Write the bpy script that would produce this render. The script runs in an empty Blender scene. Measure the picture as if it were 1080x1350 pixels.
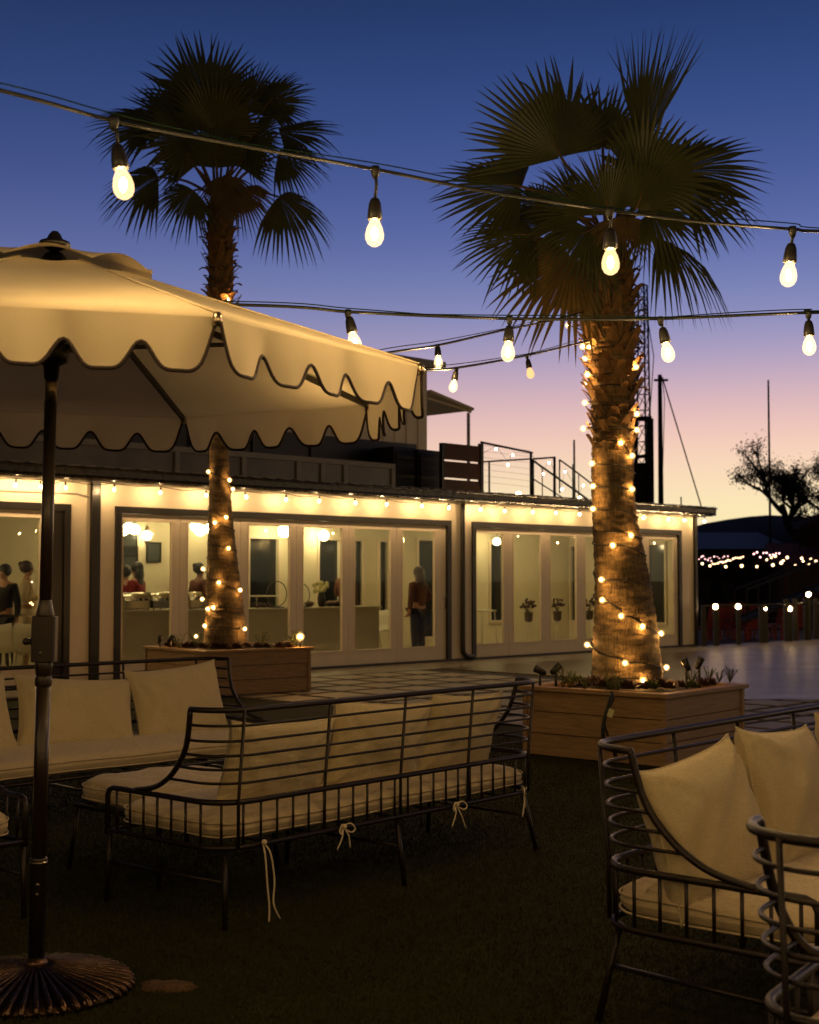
import bpy, bmesh, math, random
import numpy as np
from mathutils import Vector, Matrix, Euler
R = math.radians
rnd = random.Random(7)
sc = bpy.context.scene
COL = sc.collection

# ------------------------------------------------------------------ camera model
FP_, EYE, PITCH = 1800.0, 1.5, math.atan(87/1800)
def ray(px, py):
    x = (px-540)/FP_; v = -(py-675)/FP_
    return Vector((x, math.cos(PITCH)-v*math.sin(PITCH), math.sin(PITCH)+v*math.cos(PITCH)))
def P(px, py, Y):
    """world point at distance Y (along +Y) seen at that place of the photograph"""
    d = ray(px, py); return Vector((0, 0, EYE)) + d*(Y/d.y)
def G(px, py, z=0.0):
    d = ray(px, py); return Vector((0, 0, EYE)) + d*((z-EYE)/d.z)

# ------------------------------------------------------------------ mesh collector
class MB:
    def __init__(s): s.v = []; s.f = []; s.m = []; s.sm = []
    def add(s, vs, fs, mi=0, smooth=False):
        b = len(s.v); s.v += [tuple(p) for p in vs]
        for f in fs:
            s.f.append(tuple(b+i for i in f)); s.m.append(mi); s.sm.append(smooth)
    def box(s, x0, x1, y0, y1, z0, z1, mi=0):
        v = [(x, y, z) for z in (z0, z1) for y in (y0, y1) for x in (x0, x1)]
        s.add(v, [(0,2,3,1),(4,5,7,6),(0,1,5,4),(2,6,7,3),(0,4,6,2),(1,3,7,5)], mi)
    def obox(s, c, u, v, w, mi=0):
        """box with centre c and half-vectors u, v, w"""
        c, u, v, w = map(Vector, (c, u, v, w))
        vs = [c+a*u+b*v+d*w for d in (-1,1) for b in (-1,1) for a in (-1,1)]
        s.add(vs, [(0,2,3,1),(4,5,7,6),(0,1,5,4),(2,6,7,3),(0,4,6,2),(1,3,7,5)], mi)
    def bar(s, a, b, w, h=None, mi=0, up=(0,0,1)):
        a, b = Vector(a), Vector(b); h = h or w
        d = (b-a); L = d.length; d.normalize()
        x = d.cross(Vector(up))
        if x.length < 1e-4: x = d.cross(Vector((1,0,0)))
        x.normalize(); y = x.cross(d)
        s.obox((a+b)/2, d*L/2, x*w/2, y*h/2, mi)
    def tube(s, pts, r, n=8, closed=False, mi=0, caps=True):
        pts = [Vector(p) for p in pts]
        q = [pts[0]]
        for p in pts[1:]:
            if (p-q[-1]).length > 1e-5: q.append(p)
        pts = q; N = len(pts)
        rs = r if isinstance(r, (list, tuple)) else [r]*N
        if len(rs) < N: rs = list(rs)+[rs[-1]]*(N-len(rs))
        T = []
        for i in range(N):
            if closed: t = pts[(i+1)%N]-pts[i-1]
            else: t = pts[min(i+1,N-1)]-pts[max(i-1,0)]
            T.append(t.normalized())
        nrm = T[0].orthogonal().normalized(); vs = []
        for i in range(N):
            if i:
                ax = T[i-1].cross(T[i])
                if ax.length > 1e-7:
                    nrm = Matrix.Rotation(T[i-1].angle(T[i]), 3, ax.normalized()) @ nrm
            bn = T[i].cross(nrm)
            for k in range(n):
                a = 2*math.pi*k/n
                vs.append(pts[i]+(nrm*math.cos(a)+bn*math.sin(a))*rs[i])
        fs = []
        for i in range(N if closed else N-1):
            j = (i+1)%N
            for k in range(n):
                l = (k+1)%n
                fs.append((i*n+k, i*n+l, j*n+l, j*n+k))
        if not closed and caps:
            fs.append(tuple(range(n-1,-1,-1))); fs.append(tuple((N-1)*n+k for k in range(n)))
        s.add(vs, fs, mi, True)
    def lathe(s, prof, c=(0,0,0), n=16, mi=0, axis=None, smooth=True):
        """prof: (r, z) list; axis: Matrix to turn it"""
        c = Vector(c); vs = []
        for r, z in prof:
            for k in range(n):
                a = 2*math.pi*k/n
                p = Vector((max(r,1e-4)*math.cos(a), max(r,1e-4)*math.sin(a), z))
                if axis: p = axis @ p
                vs.append(c+p)
        fs = [(i*n+k, i*n+(k+1)%n, (i+1)*n+(k+1)%n, (i+1)*n+k) for i in range(len(prof)-1) for k in range(n)]
        fs.append(tuple(range(n-1,-1,-1))); fs.append(tuple((len(prof)-1)*n+k for k in range(n)))
        if prof[0][1] > prof[-1][1]: fs = [f[::-1] for f in fs]
        s.add(vs, fs, mi, smooth)
    def ball(s, c, r, n=10, m=6, mi=0, sq=(1,1,1)):
        vs = [Vector(c)+Vector((0,0,-r*sq[2]))]
        for i in range(1, m):
            t = math.pi*i/m-math.pi/2
            for k in range(n):
                a = 2*math.pi*k/n
                vs.append(Vector(c)+Vector((r*sq[0]*math.cos(t)*math.cos(a), r*sq[1]*math.cos(t)*math.sin(a), r*sq[2]*math.sin(t))))
        vs.append(Vector(c)+Vector((0,0,r*sq[2])))
        fs = [(0, 1+(k+1)%n, 1+k) for k in range(n)]
        for i in range(m-2):
            for k in range(n):
                fs.append((1+i*n+k, 1+i*n+(k+1)%n, 1+(i+1)*n+(k+1)%n, 1+(i+1)*n+k))
        e = 1+(m-1)*n
        fs += [(1+(m-2)*n+k, 1+(m-2)*n+(k+1)%n, e) for k in range(n)]
        s.add(vs, fs, mi, True)
    def prism(s, poly, z0, z1, mi=0):
        n = len(poly)
        a = sum(poly[i][0]*poly[(i+1)%n][1]-poly[(i+1)%n][0]*poly[i][1] for i in range(n))
        if a < 0: poly = poly[::-1]
        vs = [(p[0], p[1], z0) for p in poly]+[(p[0], p[1], z1) for p in poly]
        s.add(vs, [tuple(range(n-1,-1,-1)), tuple(range(n, 2*n))]+[(i, (i+1)%n, n+(i+1)%n, n+i) for i in range(n)], mi)
    def build(s, name, mats, parent=None, bevel=0, loc=None):
        me = bpy.data.meshes.new(name)
        me.from_pydata(s.v, [], s.f)
        if not isinstance(mats, (list, tuple)): mats = [mats]
        for m in mats: me.materials.append(m)
        me.polygons.foreach_set('material_index', s.m)
        me.polygons.foreach_set('use_smooth', s.sm)
        me.update()
        o = bpy.data.objects.new(name, me); COL.objects.link(o)
        if parent: o.parent = parent
        if loc is not None: o.location = loc
        if bevel:
            b = o.modifiers.new('bevel', 'BEVEL'); b.width = bevel; b.segments = 2; b.limit_method = 'ANGLE'
        return o

def tag(o, label=None, cat=None, group=None, kind=None):
    if label: o['label'] = label
    if cat: o['category'] = cat
    if group: o['group'] = group
    if kind: o['kind'] = kind
    return o
def thing(name, label, cat, loc=(0,0,0), rz=0.0, group=None):
    o = bpy.data.objects.new(name, None); COL.objects.link(o)
    o.empty_display_size = .1
    o.location = loc; o.rotation_euler = (0, 0, rz)
    return tag(o, label, cat, group)
def kids(o): return [c for c in bpy.data.objects if c.parent == o]
def copy_tree(o, parent=None):
    c = o.copy(); COL.objects.link(c)
    if parent: c.parent = parent
    for ch in kids(o): copy_tree(ch, c)
    return c
def smooth_path(pts, sub=6):
    """Catmull-Rom through points"""
    pts = [Vector(p) for p in pts]; out = []
    for i in range(len(pts)-1):
        p0 = pts[max(i-1,0)]; p1 = pts[i]; p2 = pts[i+1]; p3 = pts[min(i+2,len(pts)-1)]
        for k in range(sub):
            t = k/sub
            out.append(0.5*((2*p1)+(-p0+p2)*t+(2*p0-5*p1+4*p2-p3)*t*t+(-p0+3*p1-3*p2+p3)*t**3))
    out.append(pts[-1]); return out

# ------------------------------------------------------------------ materials
def srgb(r, g, b):
    f = lambda c: (c/255/12.92 if c/255 <= .04045 else ((c/255+.055)/1.055)**2.4)
    return (f(r), f(g), f(b), 1)
def mat(name, col, rough=.6, metal=0, noise=0, nscale=8, bump=0, bscale=40, spec=.5, coat=0, stretch=(1,1,1), col2=None, trans=0, sheen=0):
    m = bpy.data.materials.new(name); m.use_nodes = True
    nt = m.node_tree; N = nt.nodes; Lk = nt.links; b = N['Principled BSDF']
    b.inputs['Base Color'].default_value = col if len(col) == 4 else (*col, 1)
    b.inputs['Roughness'].default_value = rough; b.inputs['Metallic'].default_value = metal
    b.inputs['Specular IOR Level'].default_value = spec
    if coat: b.inputs['Coat Weight'].default_value = coat
    if sheen: b.inputs['Sheen Weight'].default_value = sheen
    tc = N.new('ShaderNodeTexCoord'); mp = N.new('ShaderNodeMapping'); mp.inputs['Scale'].default_value = stretch
    Lk.new(tc.outputs['Object'], mp.inputs['Vector'])
    if noise:
        n = N.new('ShaderNodeTexNoise'); n.inputs['Scale'].default_value = nscale; n.inputs['Detail'].default_value = 6; n.inputs['Roughness'].default_value = .65
        Lk.new(mp.outputs[0], n.inputs['Vector'])
        r = N.new('ShaderNodeValToRGB'); r.color_ramp.elements[0].position = .3; r.color_ramp.elements[1].position = .7
        c = Vector(col[:3]); c2 = Vector(col2[:3]) if col2 else c*(1-noise)
        r.color_ramp.elements[0].color = (*c2, 1); r.color_ramp.elements[1].color = (*(c*(1+noise*.3)), 1)
        Lk.new(n.outputs['Fac'], r.inputs[0]); Lk.new(r.outputs[0], b.inputs['Base Color'])
        rr = N.new('ShaderNodeMapRange'); rr.inputs['To Min'].default_value = max(.03, rough-.12); rr.inputs['To Max'].default_value = min(1, rough+.12)
        Lk.new(n.outputs['Fac'], rr.inputs[0]); Lk.new(rr.outputs[0], b.inputs['Roughness'])
    if bump:
        n2 = N.new('ShaderNodeTexNoise'); n2.inputs['Scale'].default_value = bscale; n2.inputs['Detail'].default_value = 5
        Lk.new(mp.outputs[0], n2.inputs['Vector'])
        bp = N.new('ShaderNodeBump'); bp.inputs['Strength'].default_value = bump; bp.inputs['Distance'].default_value = .01
        Lk.new(n2.outputs['Fac'], bp.inputs['Height']); Lk.new(bp.outputs[0], b.inputs['Normal'])
    if trans:
        t = N.new('ShaderNodeBsdfTranslucent'); t.inputs['Color'].default_value = b.inputs['Base Color'].default_value
        mx = N.new('ShaderNodeMixShader'); mx.inputs[0].default_value = trans
        Lk.new(b.outputs[0], mx.inputs[1]); Lk.new(t.outputs[0], mx.inputs[2]); Lk.new(mx.outputs[0], N['Material Output'].inputs['Surface'])
    return m
def emit(name, col, s):
    m = bpy.data.materials.new(name); m.use_nodes = True; nt = m.node_tree
    nt.nodes.remove(nt.nodes['Principled BSDF'])
    e = nt.nodes.new('ShaderNodeEmission'); e.inputs[0].default_value = (*col, 1); e.inputs[1].default_value = s
    nt.links.new(e.outputs[0], nt.nodes['Material Output'].inputs['Surface'])
    m.cycles.emission_sampling = 'FRONT'
    return m
WARM = (1.0, .62, .235)
M = {}
M['bulb'] = emit('festoon filament glow', WARM, 2300)
M['bulb_fill'] = emit('fill bulb filament glow', WARM, 4000)  # boosted glow for the added, unseen bulbs behind the camera
M['bulb_dim'] = emit('dim filament bulb', (1, .5, .2), 1.6)
M['eave'] = emit('eave filament glow', (1, .64, .29), 2500)
M['fairy'] = emit('fairy filament glow', (1, .50, .13), 620)
M['globe'] = emit('globe lamp glow', (1, .78, .40), 50)
M['globe_dim'] = emit('dim globe lamp glow', (1, .78, .40), 20)
M['far'] = emit('far lamp glow', (1, .62, .30), 6)
M['postlamp'] = emit('post lamp glow', (1, .62, .28), 40)
M['farpink'] = emit('far pink lamp glow', (1, .52, .50), 5)
M['uplight'] = emit('uplight lens', (1, .62, .25), 160)
M['cord'] = mat('black rubber cord', (.010,.012,.012), .5)
M['greenwire'] = mat('green steel guide wire', (.012,.05,.03), .4, metal=.6)
M['socket'] = mat('black lamp socket', (.012,.011,.010), .45)
M['iron'] = mat('dark bronze iron', (.017,.010,.008), .42, metal=.35, noise=.3, nscale=30, bump=.15, bscale=120)
M['white_wall'] = mat('painted steel wall', (.76,.66,.50), .55, noise=.07, nscale=3, bump=.06, bscale=9)
M['door_white'] = mat('painted door leaf', (.74,.63,.48), .45, noise=.06, nscale=4)
M['dark_trim'] = mat('dark bronze trim', (.012,.009,.006), .4, noise=.2, nscale=10)
M['roof_dark'] = mat('dark roof edge', (.03,.024,.018), .28, noise=.3, nscale=6, bump=.2, bscale=20)
M['canvas'] = mat('cream canvas', (.80,.70,.50), .85, noise=.07, nscale=5, bump=.12, bscale=220, trans=.22)
M['piping'] = mat('dark brown piping', (.025,.012,.010), .7)
M['polewood'] = mat('brown lacquered pole', (.020,.010,.006), .36, noise=.35, nscale=6, stretch=(8,8,.6), coat=.15)
M['black'] = mat('black metal', (.010,.008,.007), .35)
M['brass'] = mat('brushed steel sleeve', (.42,.34,.24), .3, metal=1)
M['bronze'] = mat('hammered bronze base', (.12,.075,.05), .24, metal=.95, noise=.4, nscale=22, bump=.5, bscale=60)
M['planter'] = mat('stained cedar planks', (.34,.205,.095), .6, noise=.4, nscale=5, stretch=(1,1,9), bump=.25, bscale=14)
M['planter_dark'] = mat('planter gap', (.02,.010,.006), .8)
M['soil'] = mat('dark soil', (.03,.016,.008), .95, noise=.5, nscale=30, bump=1, bscale=40)
M['frond'] = mat('palm frond green', (.095,.105,.028), .45, noise=.35, nscale=4, trans=.2)
M['frond_dry'] = mat('dry palm frond', (.16,.11,.035), .7, noise=.4, nscale=5, trans=.15)
M['petiole'] = mat('palm leaf stalk', (.16,.10,.035), .55, noise=.3, nscale=10)
M['stub'] = mat('dry leaf base', (.27,.145,.055), .8, noise=.5, nscale=14, bump=.5, bscale=60)
M['leafdark'] = mat('dark purple leaf', (.075,.035,.026), .5, noise=.3, nscale=20)
M['leafgreen'] = mat('green sprig leaf', (.10,.12,.025), .6, trans=.25)
M['interior'] = mat('interior plaster wall', (.72,.66,.48), .7, noise=.06, nscale=2)
M['int_floor'] = mat('pale interior floor', (.50,.44,.30), .35, noise=.15, nscale=3)
M['counter'] = mat('cream counter front', (.40,.36,.27), .6, noise=.08, nscale=2)
M['steel'] = mat('polished steel', (.45,.40,.32), .15, metal=1)
M['whiteplastic'] = mat('white plastic', (.72,.68,.56), .35)
M['skin'] = mat('skin', (.38,.20,.12), .5)
M['skin_dark'] = mat('darker skin', (.16,.075,.045), .5)
M['hair_black'] = mat('black hair', (.008,.006,.005), .5, bump=.6, bscale=90)
M['hair_brown'] = mat('brown hair', (.05,.022,.012), .5, bump=.6, bscale=90)
M['cloth_red'] = mat('dark red cloth', (.20,.010,.012), .8, bump=.3, bscale=12)
M['cloth_black'] = mat('black cloth', (.010,.009,.010), .8, bump=.3, bscale=12)
M['cloth_cream'] = mat('cream cloth', (.60,.48,.33), .8, bump=.3, bscale=12)
M['cloth_rust'] = mat('rust cloth', (.09,.028,.014), .8, bump=.3, bscale=12)
M['concrete'] = mat('pale concrete strip', (.20,.165,.12), .55, noise=.25, nscale=2.2, bump=.1, bscale=30)
M['paver'] = mat('concrete paver', (.30,.24,.17), .6, noise=.3, nscale=3, bump=.15, bscale=40)
M['ground'] = mat('dark ground', (.018,.015,.012), .9, noise=.4, nscale=.6)
M['hill'] = mat('dark hillside scrub', (.022,.014,.009), 1, noise=.5, nscale=.05)
M['bark'] = mat('dark bark', (.020,.014,.012), .9)
M['treeleaf'] = mat('dark tree leaf', (.022,.018,.010), .8)
M['redleaf'] = mat('reddish bush leaf', (.09,.02,.012), .8)
M['grey_roof'] = mat('grey metal housing', (.32,.29,.25), .5, noise=.2, nscale=3, bump=.1, bscale=8)
M['smoke_glass'] = mat('tinted glass screen', (.22,.19,.15), .14, noise=.35, nscale=1.3)
M['navy_roof'] = mat('slate blue roof', (.20,.23,.31), .5, noise=.3, nscale=2, stretch=(1,8,1))
M['red_canopy'] = mat('dull red canopy', (.26,.06,.03), .8, noise=.3, nscale=1)
M['brown_wood'] = mat('dark brown boards', (.09,.040,.022), .7, noise=.3, nscale=2)
M['dark_red'] = mat('dark red paint', (.45,.06,.03), .6)
M['far_wall'] = mat('dim far wall', (.10,.075,.055), .8, noise=.3, nscale=.8)
M['photo'] = mat('dark framed print', (.05,.06,.06), .3)
M['night_pane'] = mat('dark window pane', (.012,.014,.016), .08)
M['flower'] = mat('cream flower', (.60,.58,.30), .7)
M['patch_brown'] = mat('mottled brown patch', (.11,.058,.02), .9, noise=.6, nscale=20, bump=.8, bscale=40)

def shell(name, col, s, tr=.75):
    m = bpy.data.materials.new(name); m.use_nodes = True; nt = m.node_tree; N = nt.nodes
    N.remove(N['Principled BSDF'])
    e = N.new('ShaderNodeEmission'); e.inputs[0].default_value = (*col, 1); e.inputs[1].default_value = s
    t = N.new('ShaderNodeBsdfTransparent'); t.inputs[0].default_value = (tr, tr, tr, 1); a = N.new('ShaderNodeAddShader')
    nt.links.new(e.outputs[0], a.inputs[0]); nt.links.new(t.outputs[0], a.inputs[1]); nt.links.new(a.outputs[0], N['Material Output'].inputs['Surface'])
    m.cycles.emission_sampling = 'NONE'
    return m
M['bulb_glass'] = shell('lit bulb glass', (1, .66, .30), .95)
M['eave_glass'] = shell('lit eave bulb glass', (1, .66, .30), .9)
M['fairy_glass'] = shell('lit fairy bulb glass', (1, .55, .18), .9)
def fabric(name, col, weave=900):
    m = mat(name, col, .9, sheen=.15)
    nt = m.node_tree; N = nt.nodes; Lk = nt.links; b = N['Principled BSDF']
    tc = [n for n in N if n.type == 'TEX_COORD'][0]
    big = N.new('ShaderNodeTexNoise'); big.inputs['Scale'].default_value = 7; big.inputs['Detail'].default_value = 4
    st = N.new('ShaderNodeMapping'); st.inputs['Scale'].default_value = (1, 1, 14)
    fine = N.new('ShaderNodeTexNoise'); fine.inputs['Scale'].default_value = 60; fine.inputs['Detail'].default_value = 4
    Lk.new(tc.outputs['Object'], big.inputs['Vector']); Lk.new(tc.outputs['Object'], st.inputs['Vector']); Lk.new(st.outputs[0], fine.inputs['Vector'])
    r = N.new('ShaderNodeValToRGB'); r.color_ramp.elements[0].position = .3; r.color_ramp.elements[1].position = .7
    c = Vector(col[:3])
    r.color_ramp.elements[0].color = (*(c*.76), 1); r.color_ramp.elements[1].color = (*(c*1.06), 1)
    Lk.new(fine.outputs['Fac'], r.inputs[0]); Lk.new(r.outputs[0], b.inputs['Base Color'])
    add = N.new('ShaderNodeMath'); add.operation = 'MULTIPLY_ADD'; add.inputs[1].default_value = 5.0
    Lk.new(big.outputs['Fac'], add.inputs[0]); Lk.new(fine.outputs['Fac'], add.inputs[2])
    bp = N.new('ShaderNodeBump'); bp.inputs['Strength'].default_value = .7; bp.inputs['Distance'].default_value = .006
    Lk.new(add.outputs[0], bp.inputs['Height']); Lk.new(bp.outputs[0], b.inputs['Normal'])
    return m
M['linen'] = fabric('natural linen', (.60,.495,.30))
M['seat_linen'] = fabric('seat cushion linen', (.60,.485,.31))
M['ribbon'] = mat('linen ribbon', (.60,.50,.36), .9)

def glass(name, rough=.0, tint=(1,1,1), f=1.45):
    m = bpy.data.materials.new(name); m.use_nodes = True; nt = m.node_tree; N = nt.nodes; Lk = nt.links
    N.remove(N['Principled BSDF'])
    t = N.new('ShaderNodeBsdfTransparent'); t.inputs[0].default_value = (*tint, 1)
    g = N.new('ShaderNodeBsdfGlossy'); g.inputs['Roughness'].default_value = rough
    fr = N.new('ShaderNodeFresnel'); fr.inputs[0].default_value = f
    gm = N.new('ShaderNodeNewGeometry'); iv = N.new('ShaderNodeMath'); iv.operation = 'SUBTRACT'; iv.inputs[0].default_value = 1; Lk.new(gm.outputs['Backfacing'], iv.inputs[1])
    ml = N.new('ShaderNodeMath'); ml.operation = 'MULTIPLY'; Lk.new(fr.outputs[0], ml.inputs[0]); Lk.new(iv.outputs[0], ml.inputs[1])
    mx = N.new('ShaderNodeMixShader'); Lk.new(ml.outputs[0], mx.inputs[0]); Lk.new(t.outputs[0], mx.inputs[1]); Lk.new(g.outputs[0], mx.inputs[2])
    Lk.new(mx.outputs[0], N['Material Output'].inputs['Surface'])
    return m
M['glass'] = glass('door glass', .015, (.95,.95,.90), 1.75)

def trunk_mat():
    m = bpy.data.materials.new('fibrous palm trunk'); m.use_nodes = True; nt = m.node_tree; N = nt.nodes; Lk = nt.links
    b = N['Principled BSDF']; b.inputs['Roughness'].default_value = .85
    tc = N.new('ShaderNodeTexCoord')
    m1 = N.new('ShaderNodeMapping'); m1.inputs['Scale'].default_value = (1,1,.09); Lk.new(tc.outputs['Object'], m1.inputs[0])
    n1 = N.new('ShaderNodeTexNoise'); n1.inputs['Scale'].default_value = 85; n1.inputs['Detail'].default_value = 6; n1.inputs['Roughness'].default_value = .7; Lk.new(m1.outputs[0], n1.inputs['Vector'])
    m2 = N.new('ShaderNodeMapping'); m2.inputs['Scale'].default_value = (.3,.3,1.5); Lk.new(tc.outputs['Object'], m2.inputs[0])
    n2 = N.new('ShaderNodeTexNoise'); n2.inputs['Scale'].default_value = 9; n2.inputs['Detail'].default_value = 7; n2.inputs['Roughness'].default_value = .7; Lk.new(m2.outputs[0], n2.inputs['Vector'])
    mul = N.new('ShaderNodeMath'); mul.operation = 'MULTIPLY'; Lk.new(n1.outputs['Fac'], mul.inputs[0]); Lk.new(n2.outputs['Fac'], mul.inputs[1])
    r = N.new('ShaderNodeValToRGB'); e = r.color_ramp.elements
    e[0].position = .15; e[0].color = (.028,.017,.008,1); e[1].position = .40; e[1].color = (.44,.30,.14,1)
    x = e.new(.26); x.color = (.20,.13,.055,1)
    Lk.new(mul.outputs[0], r.inputs[0]); Lk.new(r.outputs[0], b.inputs['Base Color'])
    bp = N.new('ShaderNodeBump'); bp.inputs['Strength'].default_value = 1; bp.inputs['Distance'].default_value = .035
    Lk.new(mul.outputs[0], bp.inputs['Height']); Lk.new(bp.outputs[0], b.inputs['Normal'])
    return m
M['trunk'] = trunk_mat()
def turf_mat():
    m = mat('dark artificial turf', (.030,.031,.009), .95, noise=.3, nscale=2.5, bump=.35, bscale=260, spec=.1)
    return m
M['turf'] = turf_mat()
M['blade'] = mat('turf blade', (.038,.038,.012), .95, noise=.2, nscale=1.6, spec=.08)
def deck_mat():
    m = bpy.data.materials.new('damp deck boards'); m.use_nodes = True; nt = m.node_tree; N = nt.nodes; Lk = nt.links
    b = N['Principled BSDF']
    tc = N.new('ShaderNodeTexCoord'); mp = N.new('ShaderNodeMapping'); mp.inputs['Rotation'].default_value = (0,0,R(8))
    Lk.new(tc.outputs['Object'], mp.inputs[0])
    br = N.new('ShaderNodeTexBrick'); br.inputs['Scale'].default_value = 1; br.inputs['Brick Width'].default_value = 3.2; br.inputs['Row Height'].default_value = .30
    br.inputs['Mortar Size'].default_value = .018; br.inputs['Color1'].default_value = (.135,.092,.052,1); br.inputs['Color2'].default_value = (.10,.066,.036,1); br.inputs['Mortar'].default_value = (.03,.02,.012,1)
    Lk.new(mp.outputs[0], br.inputs['Vector'])
    n = N.new('ShaderNodeTexNoise'); n.inputs['Scale'].default_value = 1.2; n.inputs['Detail'].default_value = 5
    Lk.new(mp.outputs[0], n.inputs['Vector'])
    mr = N.new('ShaderNodeMapRange'); mr.inputs['To Min'].default_value = .26; mr.inputs['To Max'].default_value = .46; Lk.new(n.outputs['Fac'], mr.inputs[0])
    b.inputs['Specular IOR Level'].default_value = .3; b.inputs['IOR'].default_value = 1.25; Lk.new(br.outputs['Color'], b.inputs['Base Color']); Lk.new(mr.outputs[0], b.inputs['Roughness'])
    bp = N.new('ShaderNodeBump'); bp.inputs['Strength'].default_value = .4; bp.inputs['Distance'].default_value = .004
    Lk.new(br.outputs['Fac'], bp.inputs['Height']); bp.invert = True; Lk.new(bp.outputs[0], b.inputs['Normal'])
    return m
M['deck'] = deck_mat()

# ------------------------------------------------------------------ world
w = bpy.data.worlds.new('World'); sc.world = w; w.use_nodes = True
nt = w.node_tree; N = nt.nodes; Lk = nt.links
bg = N['Background']
tc = N.new('ShaderNodeTexCoord'); sep = N.new('ShaderNodeSeparateXYZ'); Lk.new(tc.outputs['Generated'], sep.inputs[0])
ramp = N.new('ShaderNodeValToRGB'); cr = ramp.color_ramp; cr.interpolation = 'B_SPLINE'
def el(y): return math.sin(math.atan((762-y)/1800))
stops = [(-.02, (.42,.26,.12,1)), (el(715), srgb(255,238,180)), (el(670), srgb(255,234,184)), (el(630), srgb(254,224,188)), (el(590), srgb(251,209,189)), (el(550), srgb(234,193,190)),
         (el(510), srgb(208,178,193)), (el(465), srgb(172,160,196)), (el(410), srgb(136,143,192)), (el(330), srgb(100,115,176)), (el(230), srgb(73,92,155)), (el(120), srgb(52,77,135)), (el(0), srgb(39,63,116)), (.5, (.006,.012,.04,1)), (1, (.002,.004,.015,1))]
mr = N.new('ShaderNodeMapRange'); mr.inputs['From Min'].default_value = -.02; mr.inputs['From Max'].default_value = 1; Lk.new(sep.outputs['Z'], mr.inputs[0])
pw = N.new('ShaderNodeMath'); pw.operation = 'POWER'; pw.inputs[1].default_value = .5; Lk.new(mr.outputs[0], pw.inputs[0])
Lk.new(pw.outputs[0], ramp.inputs[0])
while len(cr.elements) < len(stops): cr.elements.new(.5)
for e, (z, c) in zip(cr.elements, stops):
    e.position = max(0, (z+.02)/1.02)**.5; e.color = c
# glow is strongest towards the afterglow (front right), colder behind the camera
sun_az = Vector((.35, .94, 0)).normalized()
dot = N.new('ShaderNodeVectorMath'); dot.operation = 'DOT_PRODUCT'; dot.inputs[1].default_value = sun_az; Lk.new(tc.outputs['Generated'], dot.inputs[0])
mr2 = N.new('ShaderNodeMapRange'); mr2.inputs['From Min'].default_value = .0; mr2.inputs['From Max'].default_value = 1.02; mr2.inputs['To Min'].default_value = .0; mr2.inputs['To Max'].default_value = 1.0
Lk.new(dot.outputs['Value'], mr2.inputs[0])
mixc = N.new('ShaderNodeMix'); mixc.data_type = 'RGBA'
Lk.new(mr2.outputs[0], mixc.inputs[0]); mixc.inputs[6].default_value = (.014,.013,.016,1); Lk.new(ramp.outputs[0], mixc.inputs[7])
Lk.new(mixc.outputs[2], bg.inputs[0]); bg.inputs[1].default_value = 1.0
# the sun is already below the horizon: the faint afterglow light
sl = bpy.data.lights.new('sun', 'SUN'); sl.energy = .02; sl.angle = R(12); sl.color = (1, .6, .35)
so = bpy.data.objects.new('sun', sl); COL.objects.link(so)
so.rotation_euler = Vector((-sun_az.x, -sun_az.y, -.05)).to_track_quat('-Z', 'Y').to_euler()

cam = bpy.data.cameras.new('camera'); co = bpy.data.objects.new('camera', cam); COL.objects.link(co); sc.camera = co
co.location = (0, 0, EYE); co.rotation_euler = (math.pi/2+PITCH, 0, 0)
cam.sensor_fit = 'VERTICAL'; cam.sensor_height = 36; cam.lens = 48; cam.clip_end = 3000; cam.clip_start = .05
cam.dof.use_dof = True; cam.dof.focus_distance = 6.6; cam.dof.aperture_fstop = 5.0
sc.view_settings.view_transform = 'Standard'; sc.view_settings.look = 'None'; sc.view_settings.exposure = 0; sc.view_settings.gamma = 1
sc.cycles.use_denoising = True; sc.cycles.max_bounces = 7; sc.cycles.diffuse_bounces = 3; sc.cycles.glossy_bounces = 3
sc.cycles.transparent_max_bounces = 16; sc.cycles.sample_clamp_indirect = 4; sc.cycles.caustics_reflective = False; sc.cycles.caustics_refractive = False
# ------------------------------------------------------------------ site axes
A0 = G(122, 901.4); B0 = G(920, 851.6)
U = (B0-A0); SLEN = U.length; U.normalize(); NV = Vector((-U.y, U.x, 0)); BROT = math.atan2(U.y, U.x)
def bld(s, d, z=0): return A0+U*s+NV*d+Vector((0,0,z))          # building coordinates -> world
def fp(px, py, d=0):
    r = ray(px, py); A = A0+NV*d; O = Vector((0,0,EYE))
    t = ((A-O).x*NV.x+(A-O).y*NV.y)/(r.x*NV.x+r.y*NV.y); q = O+r*t
    return (q-A0).dot(U), q.z
def poly_world(pts): return [(p.x, p.y) for p in pts]
# ------------------------------------------------------------------ ground
g = MB(); g.box(-900, 900, -300, 1500, -1.3, -.9); tag(g.build('ground', M['ground']), kind='structure')
# site coordinates: a = along U, b = along NV (world origin under the camera)
def site(a, b): return U*a+NV*b
bA = A0.dot(NV)                      # facade line
# concrete platform that carries everything; its far edge ends at the water front beyond the building
aE = B0.dot(U)
g = MB(); g.prism(poly_world([site(-30,-30), site(aE+14,-30), site(aE+14, bA+.0), site(aE+.1, bA+.0), site(aE+.1, bA+9), site(-30, bA+9)]), -.9, -.02)
tag(g.build('terrace_slab', M['concrete']), kind='structure')
aT = 15.1/math.sqrt(2)               # turf edge
g = MB(); g.prism(poly_world([site(-30,-30), site(aT,-30), site(aT,bA-1.25), site(-30,bA-1.25)]), -.019, 0.0)
tag(g.build('turf', M['turf']), kind='structure')
aD = 20.9/math.sqrt(2)
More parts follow.
